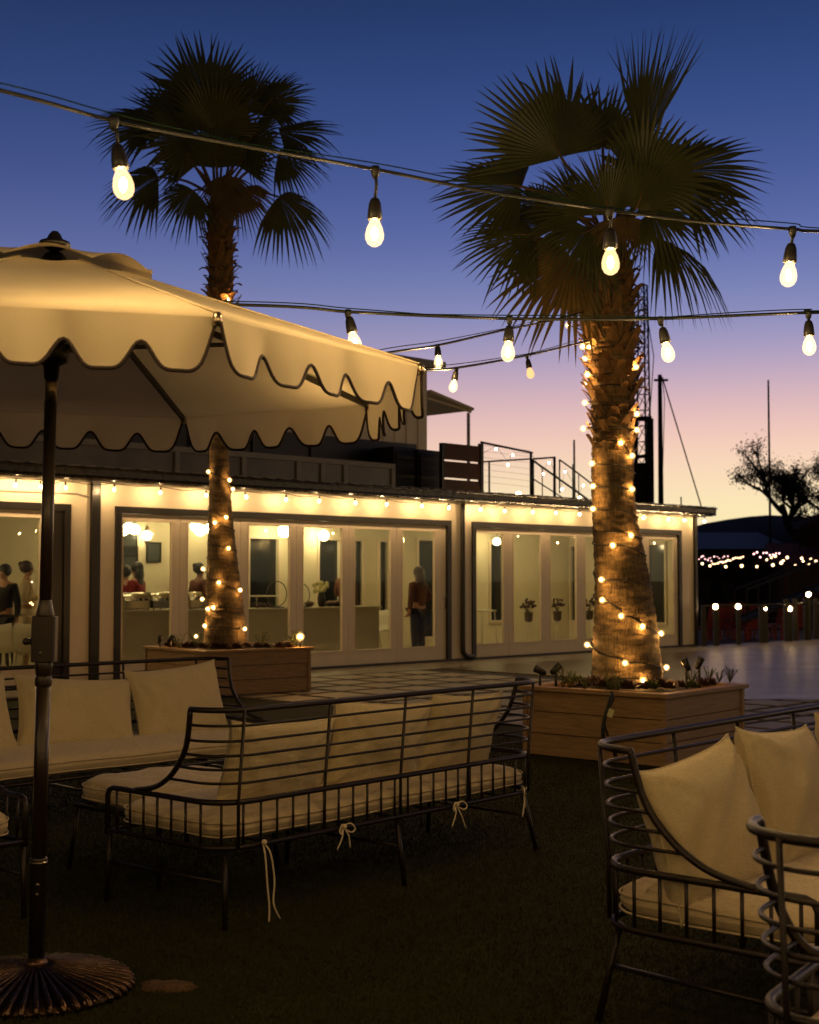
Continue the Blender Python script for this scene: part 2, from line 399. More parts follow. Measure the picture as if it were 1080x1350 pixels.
# pavers laid on dark ground between the turf and the deck
g = MB(); g.prism(poly_world([site(aT+.002,-30), site(aD+1.6,-30), site(aD+1.6,bA-1.25), site(aT+.002,bA-1.25)]), -.019, -.012)
tag(g.build('paving_bed', M['ground']), kind='structure')
g = MB(); rr = random.Random(3)
a = aT+.06
while a < aD+1.0:
    b = bA-1.3-.62
    while b > -14:
        h = -.012+.014+rr.uniform(-.001,.0015)
        g.box(a, a+.60, b, b+.60, -.0115, h)
        b -= .74
    a += .74
# turn site axes into world
g.v = [tuple(site(v[0], v[1])+Vector((0,0,v[2]))) for v in g.v]
pv = g.build('paving', M['paver'], bevel=.004); tag(pv, kind='structure')
g = MB(); g.prism(poly_world([site(-30,bA-1.248), site(aE+14,bA-1.248), site(aE+14,bA-.002), site(-30,bA-.002)]), -.0195, .004)
tag(g.build('path', M['concrete']), kind='structure')
g = MB(); g.prism(poly_world([G(966,922.5), G(2200,925), site(aE+14,-6), site(aE+14,bA-1.25), site(aD+1.62,bA-1.25), site(aD+1.62,bA-6)]), -.0185, .006)
dk = g.build('deck', M['deck']); tag(dk, kind='structure')
# turf blades: one mass nobody could count
rs = np.random.RandomState(5)
n = 260000
Y = 2.6+ (13.0-2.6)*rs.rand(n)**1.35; X = (rs.rand(n)-.5)*2*(Y*.34)+0
keep = (X*U.x+Y*U.y < aT-.02)
X, Y = X[keep], Y[keep]; n = len(X)
h = .008+.010*rs.rand(n); ang = rs.rand(n)*np.pi*2; wdt = .0014+.0009*rs.rand(n); wdt = wdt*(1+Y*.08)
lean = (rs.rand(n,2)-.5)*.016
v = np.zeros((n,3,3)); dx = np.cos(ang)*wdt; dy = np.sin(ang)*wdt
v[:,0] = np.stack([X-dx, Y-dy, np.full(n, 0.0005)],1); v[:,1] = np.stack([X+dx, Y+dy, np.full(n, 0.0005)],1)
v[:,2] = np.stack([X+lean[:,0], Y+lean[:,1], h],1)
me = bpy.data.meshes.new('turf_grass'); me.vertices.add(n*3); me.vertices.foreach_set('co', v.reshape(-1))
me.loops.add(n*3); me.loops.foreach_set('vertex_index', np.arange(n*3)); me.polygons.add(n); me.polygons.foreach_set('loop_start', np.arange(n)*3); me.polygons.foreach_set('loop_total', np.full(n,3)); me.update()
me.materials.append(M['blade']); go = bpy.data.objects.new('turf_grass', me); COL.objects.link(go)
tag(go, 'short dark green artificial grass blades covering the seating lawn', 'grass', kind='stuff')
# low irregular brown patch on the turf
g = MB(); c = G(219, 1301); rr = random.Random(2)
ring = []
vs = [(0,0,.010)]
for k in range(20):
    a = 2*math.pi*k/20; q = rr.uniform(.75,1.15); vs.append((.085*q*math.cos(a), .062*q*math.sin(a), .006+rr.uniform(0,.006)))
for k in range(20):
    v_ = vs[1+k]; vs.append((v_[0]*1.3, v_[1]*1.3, .0005))
fs = [(0,1+k,1+(k+1)%20) for k in range(20)]+[(1+k,21+k,21+(k+1)%20,1+(k+1)%20) for k in range(20)]
g.add(vs, fs, 0, True)
tag(g.build('brown_patch', M['patch_brown'], loc=c), 'small irregular brown patch in the turf near the umbrella base', 'dirt patch')
# ------------------------------------------------------------------ glass pavilion (local x along facade, y inwards, z up)
B = thing('pavilion', 'long white single storey pavilion with folding glass doors and bulb-lit eaves', 'building', A0, BROT)
S0, S1, DEP, WT = -9.0, 15.30, 3.6, 2.86
openings = [(-8.1, -.39), (.34, 7.39), (7.95, 14.70)]
OZ = 2.54
g = MB(); x = S0
for a, b in openings+[(S1, None)]:
    g.box(x, a, 0, .14, 0, WT)
    if b is not None: g.box(a, b, 0, .14, OZ, WT); x = b
wall = g.build('front_wall', M['white_wall'], B)
g = MB(); EWALL = True; g.box(S0, S0+.14, .142, DEP, 0, WT); g.build('end_wall', M['white_wall'], B)
# back wall with dark windows
def fpl(px, d): return fp(px, 760, d)[0]
wins = [(fpl(a_, DEP-.12), fpl(b_, DEP-.12)) for a_, b_ in ((328,366),(420,447),(467,477),(500,510),(551,574),(646,663))]
g = MB(); x = S0+.14
for i, (a, b) in enumerate(wins):
    b = min(b, S1-.3)
    z0, z1 = (.25, 2.3) if i in (4,) else (.55, 2.25)
    g.box(x, a, DEP-.12, DEP, 0, WT); g.box(a, b, DEP-.12, DEP, z1, WT); g.box(a, b, DEP-.12, DEP, 0, z0); x = b
    f = MB(); f.box(a-.05, b+.05, DEP-.16, DEP-.122, z1, z1+.06); f.box(a-.05, b+.05, DEP-.16, DEP-.122, z0-.06, z0)
    f.box(a-.05, a, DEP-.16, DEP-.122, z0, z1); f.box(b, b+.05, DEP-.16, DEP-.122, z0, z1)
    wi = f.build('rear_window', M['door_white'], B)
    f = MB(); f.box(a, b, DEP-.07, DEP-.05, z0, z1); f.build('pane', M['night_pane'], wi)
g.box(x, S1-.142, DEP-.12, DEP, 0, WT); g.build('rear_wall', M['interior'], B)
def end_d(px, s_=S1-.14):
    lo, hi = .0, 6.0
    for _ in range(40):
        md = (lo+hi)/2
        if fp(px, 760, md)[0] < s_: lo = md
        else: hi = md
    return lo
g = MB(); y = .142
for a, b in ((end_d(877), end_d(854)), (end_d(812), end_d(790)), (end_d(760), end_d(744))):
    b = min(b, DEP-.2)
    g.box(S1-.14, S1, y, a, 0, WT); g.box(S1-.14, S1, a, b, 2.25, WT); g.box(S1-.14, S1, a, b, 0, .5); y = b
    f = MB(); f.box(S1-.18, S1-.142, a-.05, b+.05, 2.25, 2.31); f.box(S1-.18, S1-.142, a-.05, b+.05, .44, .5); f.box(S1-.18, S1-.142, a-.05, a, .5, 2.25); f.box(S1-.18, S1-.142, b, b+.05, .5, 2.25)
    wi = f.build('end_window', M['door_white'], B)
    f = MB(); f.box(S1-.09, S1-.07, a, b, .5, 2.25); f.build('pane', M['night_pane'], wi)
g.box(S1-.14, S1, y, DEP, 0, WT); g.build('end_wall', M['white_wall'], B)
# partitions between modules inside

g = MB(); g.box(S0+.14, S1-.14, .15, DEP-.125, .0, .02); g.build('interior_floor', M['int_floor'], B)
g = MB(); g.box(S0+.14, S1-.14, .15, DEP-.125, WT-.02, WT-.001); g.build('ceiling', M['interior'], B)
# roof slab with overhang and ribbed edge
rf = MB(); rf.box(S0-.2, S1+.22, -.30, DEP+.1, WT+.002, 3.0)
roof = rf.build('roof', M['roof_dark'], B)
g = MB(); g.box(S0-.2, S1+.24, -.37, -.302, 2.93, 3.035); g.tube([(S0-.2,-.345,2.90),(S1+.24,-.345,2.90)], .028, 8); g.tube([(S0-.2,-.385,3.03),(S1+.24,-.385,3.03)], .018, 8)
g.build('gutter', M['roof_dark'], roof)
g = MB(); x = S0
while x < S1+.2:
    g.obox((x, -.38, 3.055), (.09,0,.006*rnd.uniform(-1,1)), (0,.05,0), (0,0,.006)); x += .27+rnd.uniform(-.02,.05)
g.build('roof_clips', M['grey_roof'], roof)
g = MB(); g.box(S0, S1+.02, -.03, -.002, .0, .045); g.build('base_trim', M['dark_trim'], B)
# door frames and folding glass leaves
mod_px = [None,
          [(161,225),(247,305),(327,381),(399,450),(467,514),(530,572)],
          [(627,663),(676,712),(725,759),(771,803),(815,845),(855,887)]]
for k, (a, b) in enumerate(openings):
    f = MB(); t = .10
    f.box(a, b, -.03, .10, OZ-t, OZ-.002); f.box(a+.001, a+t, -.03, .10, .0, OZ-t-.001); f.box(b-t, b-.001, -.03, .10, .0, OZ-t-.001); f.box(a+t, b-t, -.02, .10, .0, .03)
    if k == 0: f.box(b-.33, b-t-.001, .0, .09, .031, OZ-t-.001)
    f.build('door_frame', M['dark_trim'], B)
    A, Bb = a+t+.002, b-t-.002
    if k == 0: Bb = b-.332; panes = [(A+.12+i*(Bb-A)/6, A+(i+1)*(Bb-A)/6-.12) for i in range(6)]
    else: panes = [(fpl(p, .04), fpl(q, .04)) for p, q in mod_px[k]]
    edges = [A]+[(panes[i][1]+panes[i+1][0])/2 for i in range(5)]+[Bb]
    for i, (p, q) in enumerate(panes):
        e0, e1 = edges[i]+.003, edges[i+1]-.003
        zb, zt = .29, 2.33
        l = MB(); l.box(e0, e1, .02, .07, .032, zb); l.box(e0, e1, .02, .07, zt, OZ-t-.004); l.box(e0, p, .02, .07, zb, zt); l.box(q, e1, .02, .07, zb, zt)
        # glazing beads
        bd = .012
        l.box(p, q, .012, .0195, zb-bd, zb); l.box(p, q, .012, .0195, zt, zt+bd); l.box(p-bd, p, .012, .0195, zb, zt); l.box(q, q+bd, .012, .0195, zb, zt)
        leaf = l.build('door_leaf', M['door_white'], B, bevel=.003)
        h = MB(); h.box(p, q, .042, .048, zb, zt); h.build('pane', M['glass'], leaf)
        if i in (5,):
            h = MB(); h.tube([(e1-.06,.0,.95),(e1-.06,-.03,.97),(e1-.06,-.03,1.13),(e1-.06,.0,1.15)], .008, 6); h.build('handle', M['dark_trim'], leaf)
# downspouts
for s_, curved in ((.0, False), (7.67, True), (15.22, False)):
    d = MB()
    if curved: d.tube(smooth_path([(s_,-.045,2.9),(s_,-.045,1.5),(s_,-.045,.3),(s_+.02,-.045,.15),(s_+.12,-.05,.075),(s_+.26,-.06,.06)],5), .045, 10)
    else: d.box(s_-.07 if s_<1 else s_-.04, s_+.07 if s_<1 else s_+.04, -.06, -.003, .05, 2.9)
    d.build('downspout', M['dark_trim'], B)
# conduit on left wall
d = MB(); d.tube([(-8,-.02,2.66),(-3,-.02,2.665),(-.3,-.02,2.69),(-.1,-.02,2.655)], .012, 6); d.build('conduit', M['grey_roof'], B)

# ------------------------------------------------------------------ eave string: cord with hanging bulbs
ev = thing('string_lights', 'row of small glowing bulbs hung along the dark pavilion eave', 'string lights', A0, BROT)
xs_px = [20,52,85,150,211,271,322,377,421,467,509,555,591,634,665,701,732,764,800,806,847,880,902,929]
ss = [fp(p, 700, -.26)[0] for p in xs_px if p not in (800,)]
ss = [-8.4+.62*i for i in range(11) if -8.4+.62*i < ss[0]-.4]+ss
pts = []
for i, s_ in enumerate(ss):
    pts.append((s_, -.27, 2.835))
    if i+1 < len(ss): pts.append(((s_+ss[i+1])/2, -.27, 2.80+.012*(i%3)))
g = MB(); g.tube(smooth_path(pts, 3), .006, 5); g.build('cord', M['cord'], ev)
bulb_me = None
for i, s_ in enumerate(ss):
    z = 2.835-rnd.uniform(0,.012)
    k = MB(); k.lathe([(.004,0),(.013,-.002),(.015,-.035),(.011,-.042)], (0,0,0), 8); so_ = k.build('socket', M['socket'], ev, loc=(s_,-.27,z))
    so_.rotation_euler = (rnd.uniform(-.25,.25), rnd.uniform(-.25,.25), 0)
    k = MB(); k.lathe([(.008,-.043),(.022,-.058),(.029,-.078),(.024,-.100),(.010,-.112),(.001,-.114)], (0,0,0), 8); bo = k.build('bulb', M['eave_glass'], ev, loc=(s_,-.27,z)); bo.rotation_euler = so_.rotation_euler
    k = MB(); k.ball((0,0,-.080), .0105, 7, 5, sq=(.9,.9,1.5)); k.build('filament', M['eave'], bo)
# lit bulb standing on the roof edge
t_ = thing('rooftop_lamp', 'bright round lamp standing on the roof edge below the railing', 'lamp', bld(fp(684,655,-.1)[0], -.1, 3.0), BROT)
k = MB(); k.lathe([(.03,0),(.03,.02),(.015,.03),(.015,.05)],n=10); k.build('socket', M['socket'], t_)
k = MB(); k.ball((0,0,.09), .05, 10, 8); k.build('bulb', M['postlamp'], t_)

# ------------------------------------------------------------------ rooftop
def on_roof(name, label, cat, group=None): return thing(name, label, cat, bld(0,0,3.002), BROT, group)
# long glazed wind screen boxes (local coordinates of the building, z from roof)
def zz(px, py, d): s_, z = fp(px, py, d); return s_, z-3.002
# low glazed screen running behind the eave
d0 = 1.0
sL, sR = -7.5, zz(519,640,d0)[0]; zt = zz(519,612,d0)[1]
t_ = on_roof('glass_screen', 'low grey framed glass wind screen along the roof behind the umbrella', 'screen')
k = MB(); k.box(sL, sR, d0-.05, d0+.05, zt-.09, zt); k.box(sL, sR, d0-.04, d0+.04, .0, .07)
x = sL; posts = [zz(q,640,d0)[0] for q in (232,320,392,424,454,517)]
for p_ in [sL, sL+1.8, sL+3.6, sL+5.4]+posts: k.box(p_-.045, p_+.045, d0-.045, d0+.045, .071, zt-.091)
k.build('frame', M['grey_roof'], t_)
k = MB(); k.box(sL, sR, d0-.006, d0+.006, .072, zt-.092); k.build('pane', M['smoke_glass'], t_)
# dark duct box behind it
t_ = on_roof('roof_duct', 'dark horizontal duct lying on the roof behind the glass screen', 'duct')
k = MB(); k.box(-7, zz(540,600,2.2)[0], 2.0, 2.6, 0, zz(520,585,2.2)[1]); 
for i in range(10): x_ = -6.4+i*1.35; k.box(x_, x_+.05, 1.96, 2.64, 0.01, zz(520,585,2.2)[1]+.03)
k.build('body', M['dark_trim'], t_)
# upper white cabin
t_ = thing('upper_cabin', 'white upper storey cabin with flat roof rising behind the umbrella', 'cabin', bld(0,0,3.002), BROT)
dC = 4.2
sR_, zT = zz(563,480,dC); zT = zT
sLc = sR_-9.5
k = MB(); k.box(sLc, sR_, dC, dC+5.5, 0, zT-.12)
for i in range(26): x_ = sLc+.2+i*.36; k.box(x_, x_+.16, dC-.025, dC-.001, .02, zT-.14)
k.build('wall', M['white_wall'], t_)
k = MB(); k.box(sLc-.2, sR_+.25, dC-.35, dC+5.7, zT-.118, zT+.03); k.build('roof', M['grey_roof'], t_)
aw = MB(); 
s1, z1 = zz(564,516,dC+.4); s2, z2 = zz(621,540,dC+.4)
aw.obox(((s1+s2)/2, dC+1.2, (z1+z2)/2), ((s2-s1)/2,0,(z2-z1)/2), (0,.9,0), (.01,0,.03))
aw.bar((s1,dC+.4,z1-.16),(s2,dC+.4,z2-.05),.05); aw.build('awning', M['canvas'], t_)
k = MB(); k.box(s2-.07, s2-.02, dC+.42, dC+.47, 0, z2-.08); k.build('awning_post', M['grey_roof'], t_)
# air conditioning units
for (pa, pb, py, dd, lab) in ((519,548,588,1.3,'black rooftop air conditioner nearest the white cabin'), (551,584,592,1.25,'black rooftop air conditioner beside the slatted panel')):
    a_, z_ = zz(pa, py, dd); b_, _ = zz(pb, py, dd)
    t_ = on_roof('air_conditioner', lab, 'air conditioner', 'rooftop air conditioners')
    k = MB(); k.box(a_, b_, dd, dd+.6, .04, z_); k.box(a_+.05, b_-.05, dd-.02, dd-.001, .1, z_-.08); k.build('casing', M['black'], t_, bevel=.01)
    k = MB()
    for i in range(8): zq = .14+i*(z_-.28)/8; k.box(a_+.07, b_-.07, dd-.03, dd-.021, zq, zq+.02)
    k.build('grille', M['dark_trim'], t_)
    k = MB(); k.box(a_+.04, a_+.1, dd+.02, dd+.58, 0, .039); k.box(b_-.1, b_-.04, dd+.02, dd+.58, 0, .039); k.build('feet', M['black'], t_)
# slatted dark panel
dd = .6; a_, z_ = zz(585,584,dd); b_, z2_ = zz(633,584,dd)
t_ = on_roof('slatted_panel', 'dark board privacy panel with two light gaps on the roof', 'panel')
k = MB(); hh = z_/3.0
for i in range(3): k.box(a_, b_, dd, dd+.04, .04+i*hh, .04+(i+1)*hh-.035)
k.build('boards', M['brown_wood'], t_)
k = MB(); k.box(b_+.001, b_+.08, dd-.02, dd+.06, 0, z_+.06); k.build('post', M['dark_trim'], t_)
k = MB(); k.box(a_-.06, a_-.001, dd-.02, dd+.06, 0, z_); k.build('post', M['dark_trim'], t_)
# roof railings
def rail_path(pts, r=.02): 
    k.tube(pts, r, 6)
t_ = on_roof('roof_railing', 'thin black metal railing with wires beside the slatted roof panel', 'railing')
def q3(px, py, d): s_, z = zz(px, py, d); return Vector((s_, d, z))
k = MB()
k.tube([q3(634,583,.7), q3(702,597,.7)], .022, 6); k.tube([q3(634,609,1.8), q3(700,605,1.8)], .018, 6)
tp = q3(645,609,1.8); k.tube([(tp.x,tp.y,0), tp], .022, 6)
tp = q3(700,597,.7); k.tube([(tp.x,tp.y,0), tp], .03, 6)
k.build('rail', M['dark_trim'], t_)
k = MB()
for i in range(7):
    y_ = 592+i*8
    k.tube([q3(636,y_-5,.75), q3(699,y_+2,.75)], .003, 4)
k.build('wires', M['grey_roof'], t_)
t_ = on_roof('stair_railing', 'black sloping stair railing with posts above the roof, left of the palm', 'railing')
k = MB()
k.tube([q3(703,605,1.0), q3(732,603,1.0)], .02, 6)
tp = q3(731,603,1.0); k.tube([(tp.x,tp.y,0), tp], .032, 6)
tp = q3(703,605,1.0); k.tube([(tp.x,tp.y,0), tp], .022, 6)
k.tube([q3(704,608,1.0), q3(783,664,1.0)], .022, 6); k.tube([q3(704,632,1.0), q3(748,660,1.0)], .014, 6)
k.tube(smooth_path([q3(738,650,1.6), q3(738,612,1.6), q3(742,609,1.6), q3(783,640,1.6)],3), .018, 6)
for px, y0 in ((715,617),(755,612),(763,626)):
    tp = q3(px, y0, 1.0 if px<740 else 1.6); k.tube([(tp.x,tp.y,0), tp], .012, 6)
k.build('rail', M['dark_trim'], t_)
# small roof string bulbs
ev2 = thing('string_lights', 'small faint bulbs strung between the rooftop railings', 'string lights', bld(0,0,0), BROT)
def q4(px, py, d): s_, z = fp(px, py, d); return Vector((s_, d, z))
pl = [(636,602),(654,592),(676,600),(670,613),(700,602),(716,625),(724,610),(745,622),(741,645),(764,656),(769,640)]
cp = [q4(x_, y_-4, 1.3) for x_, y_ in sorted(pl)]
k = MB(); k.tube(cp, .004, 4); k.build('cord', M['cord'], ev2)
for x_, y_ in pl:
    k = MB(); k.ball(q4(x_,y_,1.3), .022, 8, 6); k.build('bulb', M['globe'], ev2)

# ------------------------------------------------------------------ interior things
def inside(name, label, cat, s_, d, z=.02, rz=0, group=None): return thing(name, label, cat, bld(s_, d, z), BROT+rz, group)
# long counter behind module 1
s1 = fp(161,800,1.4)[0]-.3; s2 = fp(500,800,1.4)[0]
t_ = inside('counter', 'long pale serving counter just behind the folding glass doors', 'counter', 0, 0)
k = MB(); k.box(s1, s2, 1.4, 2.0, 0, .92); k.build('front_panel', M['counter'], t_)
k = MB(); k.box(s1-.03, s2+.03, 1.36, 2.04, .921, .96); k.build('worktop', M['counter'], t_, bevel=.006)
# chafing dishes
for i, (pa, pb) in enumerate(((163,196),(200,226),(249,268))):
    a_ = fp(pa,790,1.5)[0]; b_ = fp(pb,790,1.5)[0]; c_ = (a_+b_)/2; w_ = (b_-a_)/2
    t_ = inside('chafing_dish', ['leftmost steel chafing dish on the counter', 'middle steel chafing dish on the counter, left of the wide door post', 'steel chafing dish on the counter beside the left palm trunk'][i], 'serving dish', c_, 1.62, .981, group='steel serving dishes on the counter')
    k = MB(); k.box(-w_, w_, -.16, .16, .03, .16); k.build('pan', M['steel'], t_, bevel=.01)
    k = MB(); n_ = 10
    vs = [(x_, .16*math.cos(math.pi*j/n_), .162+.13*math.sin(math.pi*j/n_)) for x_ in (-w_, w_) for j in range(n_+1)]
    k.add(vs, [(j, j+1, n_+2+j, n_+1+j) for j in range(n_)]+[tuple(range(n_+1)), tuple(range(2*n_+1, n_, -1))], 0, True); k.build('lid', M['steel'], t_)
    k = MB(); 
    for sx in (-1,1):
        for sy in (-1,1): k.tube([(sx*(w_-.03), sy*.14, .0),(sx*(w_-.03), sy*.14, .031)], .012, 6)
    k.build('leg', M['steel'], t_)
# hoop stands
for i, (px, py, rp) in enumerate(((365,787,20),(397,790,18))):
    s_, z_ = fp(px, 808, 1.6)
    t_ = inside('hoop_stand', ['round metal hoop stand on the counter in the third pane', 'round metal hoop stand on the counter left of the flowers'][i], 'display stand', s_, 1.6, .981, group='hoop stands on the counter')
    k = MB(); rad = .22-.02*i
    k.tube([(rad*math.cos(a), 0, rad+.02+rad*math.sin(a)) for a in [2*math.pi*j/28 for j in range(28)]], .009, 6, closed=True); k.build('hoop', M['dark_trim'], t_)
    k = MB(); k.box(-.12,.12,-.07,.07,0,.018); k.build('base', M['dark_trim'], t_, bevel=.004)
# tray rack with food
s_, _ = fp(350,800,1.6)
t_ = inside('tray_rack', 'wire rack with a tray of food on the counter under the hoop', 'rack', s_, 1.68, .981)
k = MB()
for sx in (-.22,.22):
    for sy in (-.12,.12): k.tube([(sx,sy,0),(sx,sy,.2)], .008, 6)
k.tube([(-.22,-.12,.2),(.22,-.12,.2),(.22,.12,.2),(-.22,.12,.2)], .008, 6, closed=True); k.build('frame', M['steel'], t_)
k = MB(); k.box(-.25,.25,-.14,.14,.201,.215); k.build('tray', M['whiteplastic'], t_, bevel=.004)
k = MB()
for i in range(16): k.ball((rnd.uniform(-.17,.17), rnd.uniform(-.08,.08), .02+rnd.uniform(0,.05)), .035, 7, 5)
k.build('food', M['leafdark'], t_)
# flower vase
s_, _ = fp(424,800,1.65)
t_ = inside('flower_vase', 'dark vase with a bunch of cream flowers on the counter', 'vase', s_, 1.65, .981)
k = MB(); k.lathe([(.05,0),(.07,.06),(.075,.16),(.055,.24),(.06,.27)], n=14); k.build('vase', M['black'], t_)
k = MB()
for i in range(26):
    a = rnd.uniform(0,6.28); q = rnd.uniform(0,.15); k.ball((q*math.cos(a), q*math.sin(a), .36+rnd.uniform(-.06,.09)-q*.25), .04, 7, 5)
k.build('flowers', M['flower'], t_)
# small bowls
for i, px in enumerate((410, 438, 446)):
    s_, _ = fp(px,808,1.75)
    t_ = inside('bowl', 'dark round bowl of food on the counter around the flower vase', 'bowl', s_, 1.8, .981, group='bowls around the flower vase')
    k = MB(); k.lathe([(.04,0),(.08,.03),(.10,.08),(.09,.085),(.07,.04)], n=14); k.build('shell', M['leafdark'], t_)
    k = MB(); k.ball((0,0,.075), .07, 8, 6, sq=(1,1,.5)); k.build('food', M['stub'], t_)
# chairs (white shell chairs)
def make_chair(label, s_, d, rz, group):
    t = inside('chair', label, 'chair', s_, d, .021, rz, group)
    k = MB(); n_ = 12; vs = []
    for j in range(7):
        u_ = j/6; 
        for i in range(n_+1):
            v_ = i/n_*2-1
            if u_ < .5: y_, z_ = -.22+u_*.8, .45-.02*math.sin(u_*math.pi)
            else: y_, z_ = .18+(u_-.5)*.16, .45+(u_-.5)*.74
            vs.append((v_*.22*(1-.12*abs(u_-.5)), y_-.05*v_*v_*(u_>.5), z_+.03*v_*v_))
    k.add(vs, [(j*(n_+1)+i, j*(n_+1)+i+1, (j+1)*(n_+1)+i+1, (j+1)*(n_+1)+i) for j in range(6) for i in range(n_)], 0, True)
    so2 = k.build('seat', M['whiteplastic'], t); sm = so2.modifiers.new('s','SOLIDIFY'); sm.thickness = .02
    for sx in (-1,1):
        for sy in (-1,1):
            k = MB(); k.tube([(sx*.15, sy*.14, .44), (sx*.21, sy*.2, 0)], .014, 6); k.build('leg', M['whiteplastic'], t)
    return t
make_chair('white shell chair at the right end of the counter', *((lambda p: (p, 2.5))(fp(487,800,2.5)[0])), .4, 'white chairs inside')
make_chair('white shell chair in the left room, nearest the dark door jamb', fp(38,830,.9)[0], .9, 2.6, 'white chairs inside')
make_chair('white shell chair in the left room at the picture edge', fp(6,830,.9)[0], .9, 2.2, 'white chairs inside')
make_chair('white shell chair inside behind the counter chair, by the rear window', fp(505,800,2.9)[0], 2.9, -.5, 'white chairs inside')
# table in left room
s_ = fp(24,800,.8)[0]
t_ = inside('side_table', 'slim metal framed table inside the left room window', 'table', s_, .75, .021)
k = MB(); k.box(-.55,.35,-.02,.5,.93,.955); k.build('tabletop', M['steel'], t_)
for sx in (-.53,.33):
    for sy in (0,.48): k = MB(); k.box(sx-.012,sx+.012,sy-.012,sy+.012,0,.929); k.build('leg', M['steel'], t_)
# stool in module 2
s_ = fp(641,820,.8)[0]
t_ = inside('bar_stool', 'thin pale metal stool inside the right module, leftmost pane', 'stool', s_, .9, .021)
k = MB(); k.box(-.22,.22,-.18,.18,.83,.86); k.build('seat', M['whiteplastic'], t_, bevel=.006)
for sx in (-1,1):
    for sy in (-1,1): k = MB(); k.tube([(sx*.19,sy*.15,.83),(sx*.23,sy*.19,0)], .010, 6); k.build('leg', M['whiteplastic'], t_)
# dark bouquets on slim stands
for i, px in enumerate((697, 735, 777)):
    s_ = fp(px,820,.8)[0]
    t_ = inside('bouquet_stand', ['dark bouquet on a slim stand inside the second pane of the right module', 'dark bouquet on a slim stand inside the third pane of the right module', 'dark bouquet on a slim stand partly behind the right palm trunk'][i], 'flower stand', s_, .8, .021, group='bouquets on slim stands')
    k = MB()
    for a in (0,2.1,4.2): k.tube([(.0,.0,.62),(.09*math.cos(a),.09*math.sin(a),0)], .007, 5)
    k.build('stand', M['whiteplastic'], t_)
    k = MB(); k.lathe([(.06,.60),(.08,.63),(.09,.78),(.085,.80)], n=12); k.build('pot', M['far_wall'], t_)
    k = MB()
    for j in range(30):
        a = rnd.uniform(0,6.28); e = rnd.uniform(.2,1.4); L_ = rnd.uniform(.08,.2)
        c_ = Vector((math.cos(a)*math.cos(e)*L_*1.3, math.sin(a)*math.cos(e)*L_*.8, .86+math.sin(e)*L_))
        k.ball(c_, .028, 6, 4)
        if j%3 == 0: k.tube([(0,0,.78), c_], .004, 4)
    k.build('leaves', M['leafdark'], t_)
# framed pictures
for i, (px, py, wd, hg) in enumerate(((166,713,.42,.5),(168,735,.38,.35),(203,728,.25,.3))):
    s_, z_ = fp(px,py,DEP-.14)
    t_ = inside('framed_picture', ['upper dark framed picture on the rear wall seen in the leftmost pane', 'lower dark framed picture on the rear wall seen in the leftmost pane', 'small dark framed picture on the rear wall beside the round sconce'][i], 'picture', s_, DEP-.14, z_-hg/2, group=None)
    k = MB(); k.box(-wd/2, wd/2, 0, .02, 0, hg); k.build('print', M['photo'], t_)
    k = MB(); e_ = .03; k.box(-wd/2-e_, wd/2+e_, -.01,.018, hg, hg+e_); k.box(-wd/2-e_, wd/2+e_, -.01,.018, -e_, 0); k.box(-wd/2-e_, -wd/2, -.01,.018, 0, hg); k.box(wd/2, wd/2+e_, -.01,.018, 0, hg); k.build('frame', M['dark_trim'], t_)
# globe pendants and sconces
lamps = [(163,699,2.2,.09),(170,696,2.5,.09),(178,698,2.8,.09),(258,694,3.0,.1),(264,699,2.6,.1),(272,697,3.3,.09),(375,700,3.0,.12),(427,706,3.2,.10),(655,714,3.0,.08),(715,716,2.2,.07),(850,733,3.2,.08)]
labs = ['first globe lamp from the left in the leftmost door pane','second globe lamp from the left in the leftmost door pane','third globe lamp from the left in the leftmost door pane','globe lamp left of the left palm trunk, leftmost of three','globe lamp left of the left palm trunk, middle of three','globe lamp left of the left palm trunk, rightmost of three','large globe lamp hanging in the third door pane','globe lamp hanging in the fourth door pane above the flowers','globe lamp in the leftmost pane of the right module','small globe lamp in the second pane of the right module','globe lamp in the last pane right of the palm trunk']
fill_globes = [(-6.5,2.4,2.35,.11),(-4.2,2.4,2.35,.11),(-2.0,2.8,2.35,.11),(4.5,1.1,2.62,.07),(11.0,1.8,2.55,.09),(13.6,1.6,2.55,.09),(8.6,1.8,2.6,.09)]  # globes added only to brighten the interior
for (px, py, d, r_), lb in zip(lamps, labs):
    s_, z_ = fp(px, py, d)
    t_ = inside('globe_lamp', lb, 'lamp', s_, min(d,3.2), z_, group='globe lamps hanging inside')
    k = MB(); k.ball((0,0,0), r_, 12, 8); k.build('globe', M['globe_dim'] if px < 300 else M['globe'], t_)
    k = MB(); k.tube([(0,0,r_),(0,0,max(WT-.02-z_, r_+.02))], .008, 6); k.build('rod', M['dark_trim'], t_)
for i, (s_, d, z_, r_) in enumerate(fill_globes):
    t_ = inside('globe_lamp', 'added globe lamp under the pavilion ceiling that brightens the interior', 'lamp', s_, min(d,3.2), z_, group='globe lamps hanging inside')
    k = MB(); k.ball((0,0,0), r_, 12, 8); k.build('globe', M['globe'], t_)
    k = MB(); k.tube([(0,0,r_),(0,0,max(WT-.02-z_, r_+.02))], .008, 6); k.build('rod', M['dark_trim'], t_)
s_, z_ = fp(195,706,DEP-.3)
t_ = inside('wall_sconce', 'round globe wall sconce on an oval brass plate in the leftmost pane', 'wall lamp', s_+.1, DEP-.135, z_)
k = MB(); k.ball((0,0,0), .12, 12, 8, sq=(.55,.12,1.5)); k.build('plate', M['brass'], t_)
k = MB(); k.ball((-.1,-.14,.0), .085, 12, 8); k.build('globe', M['globe_dim'], t_)
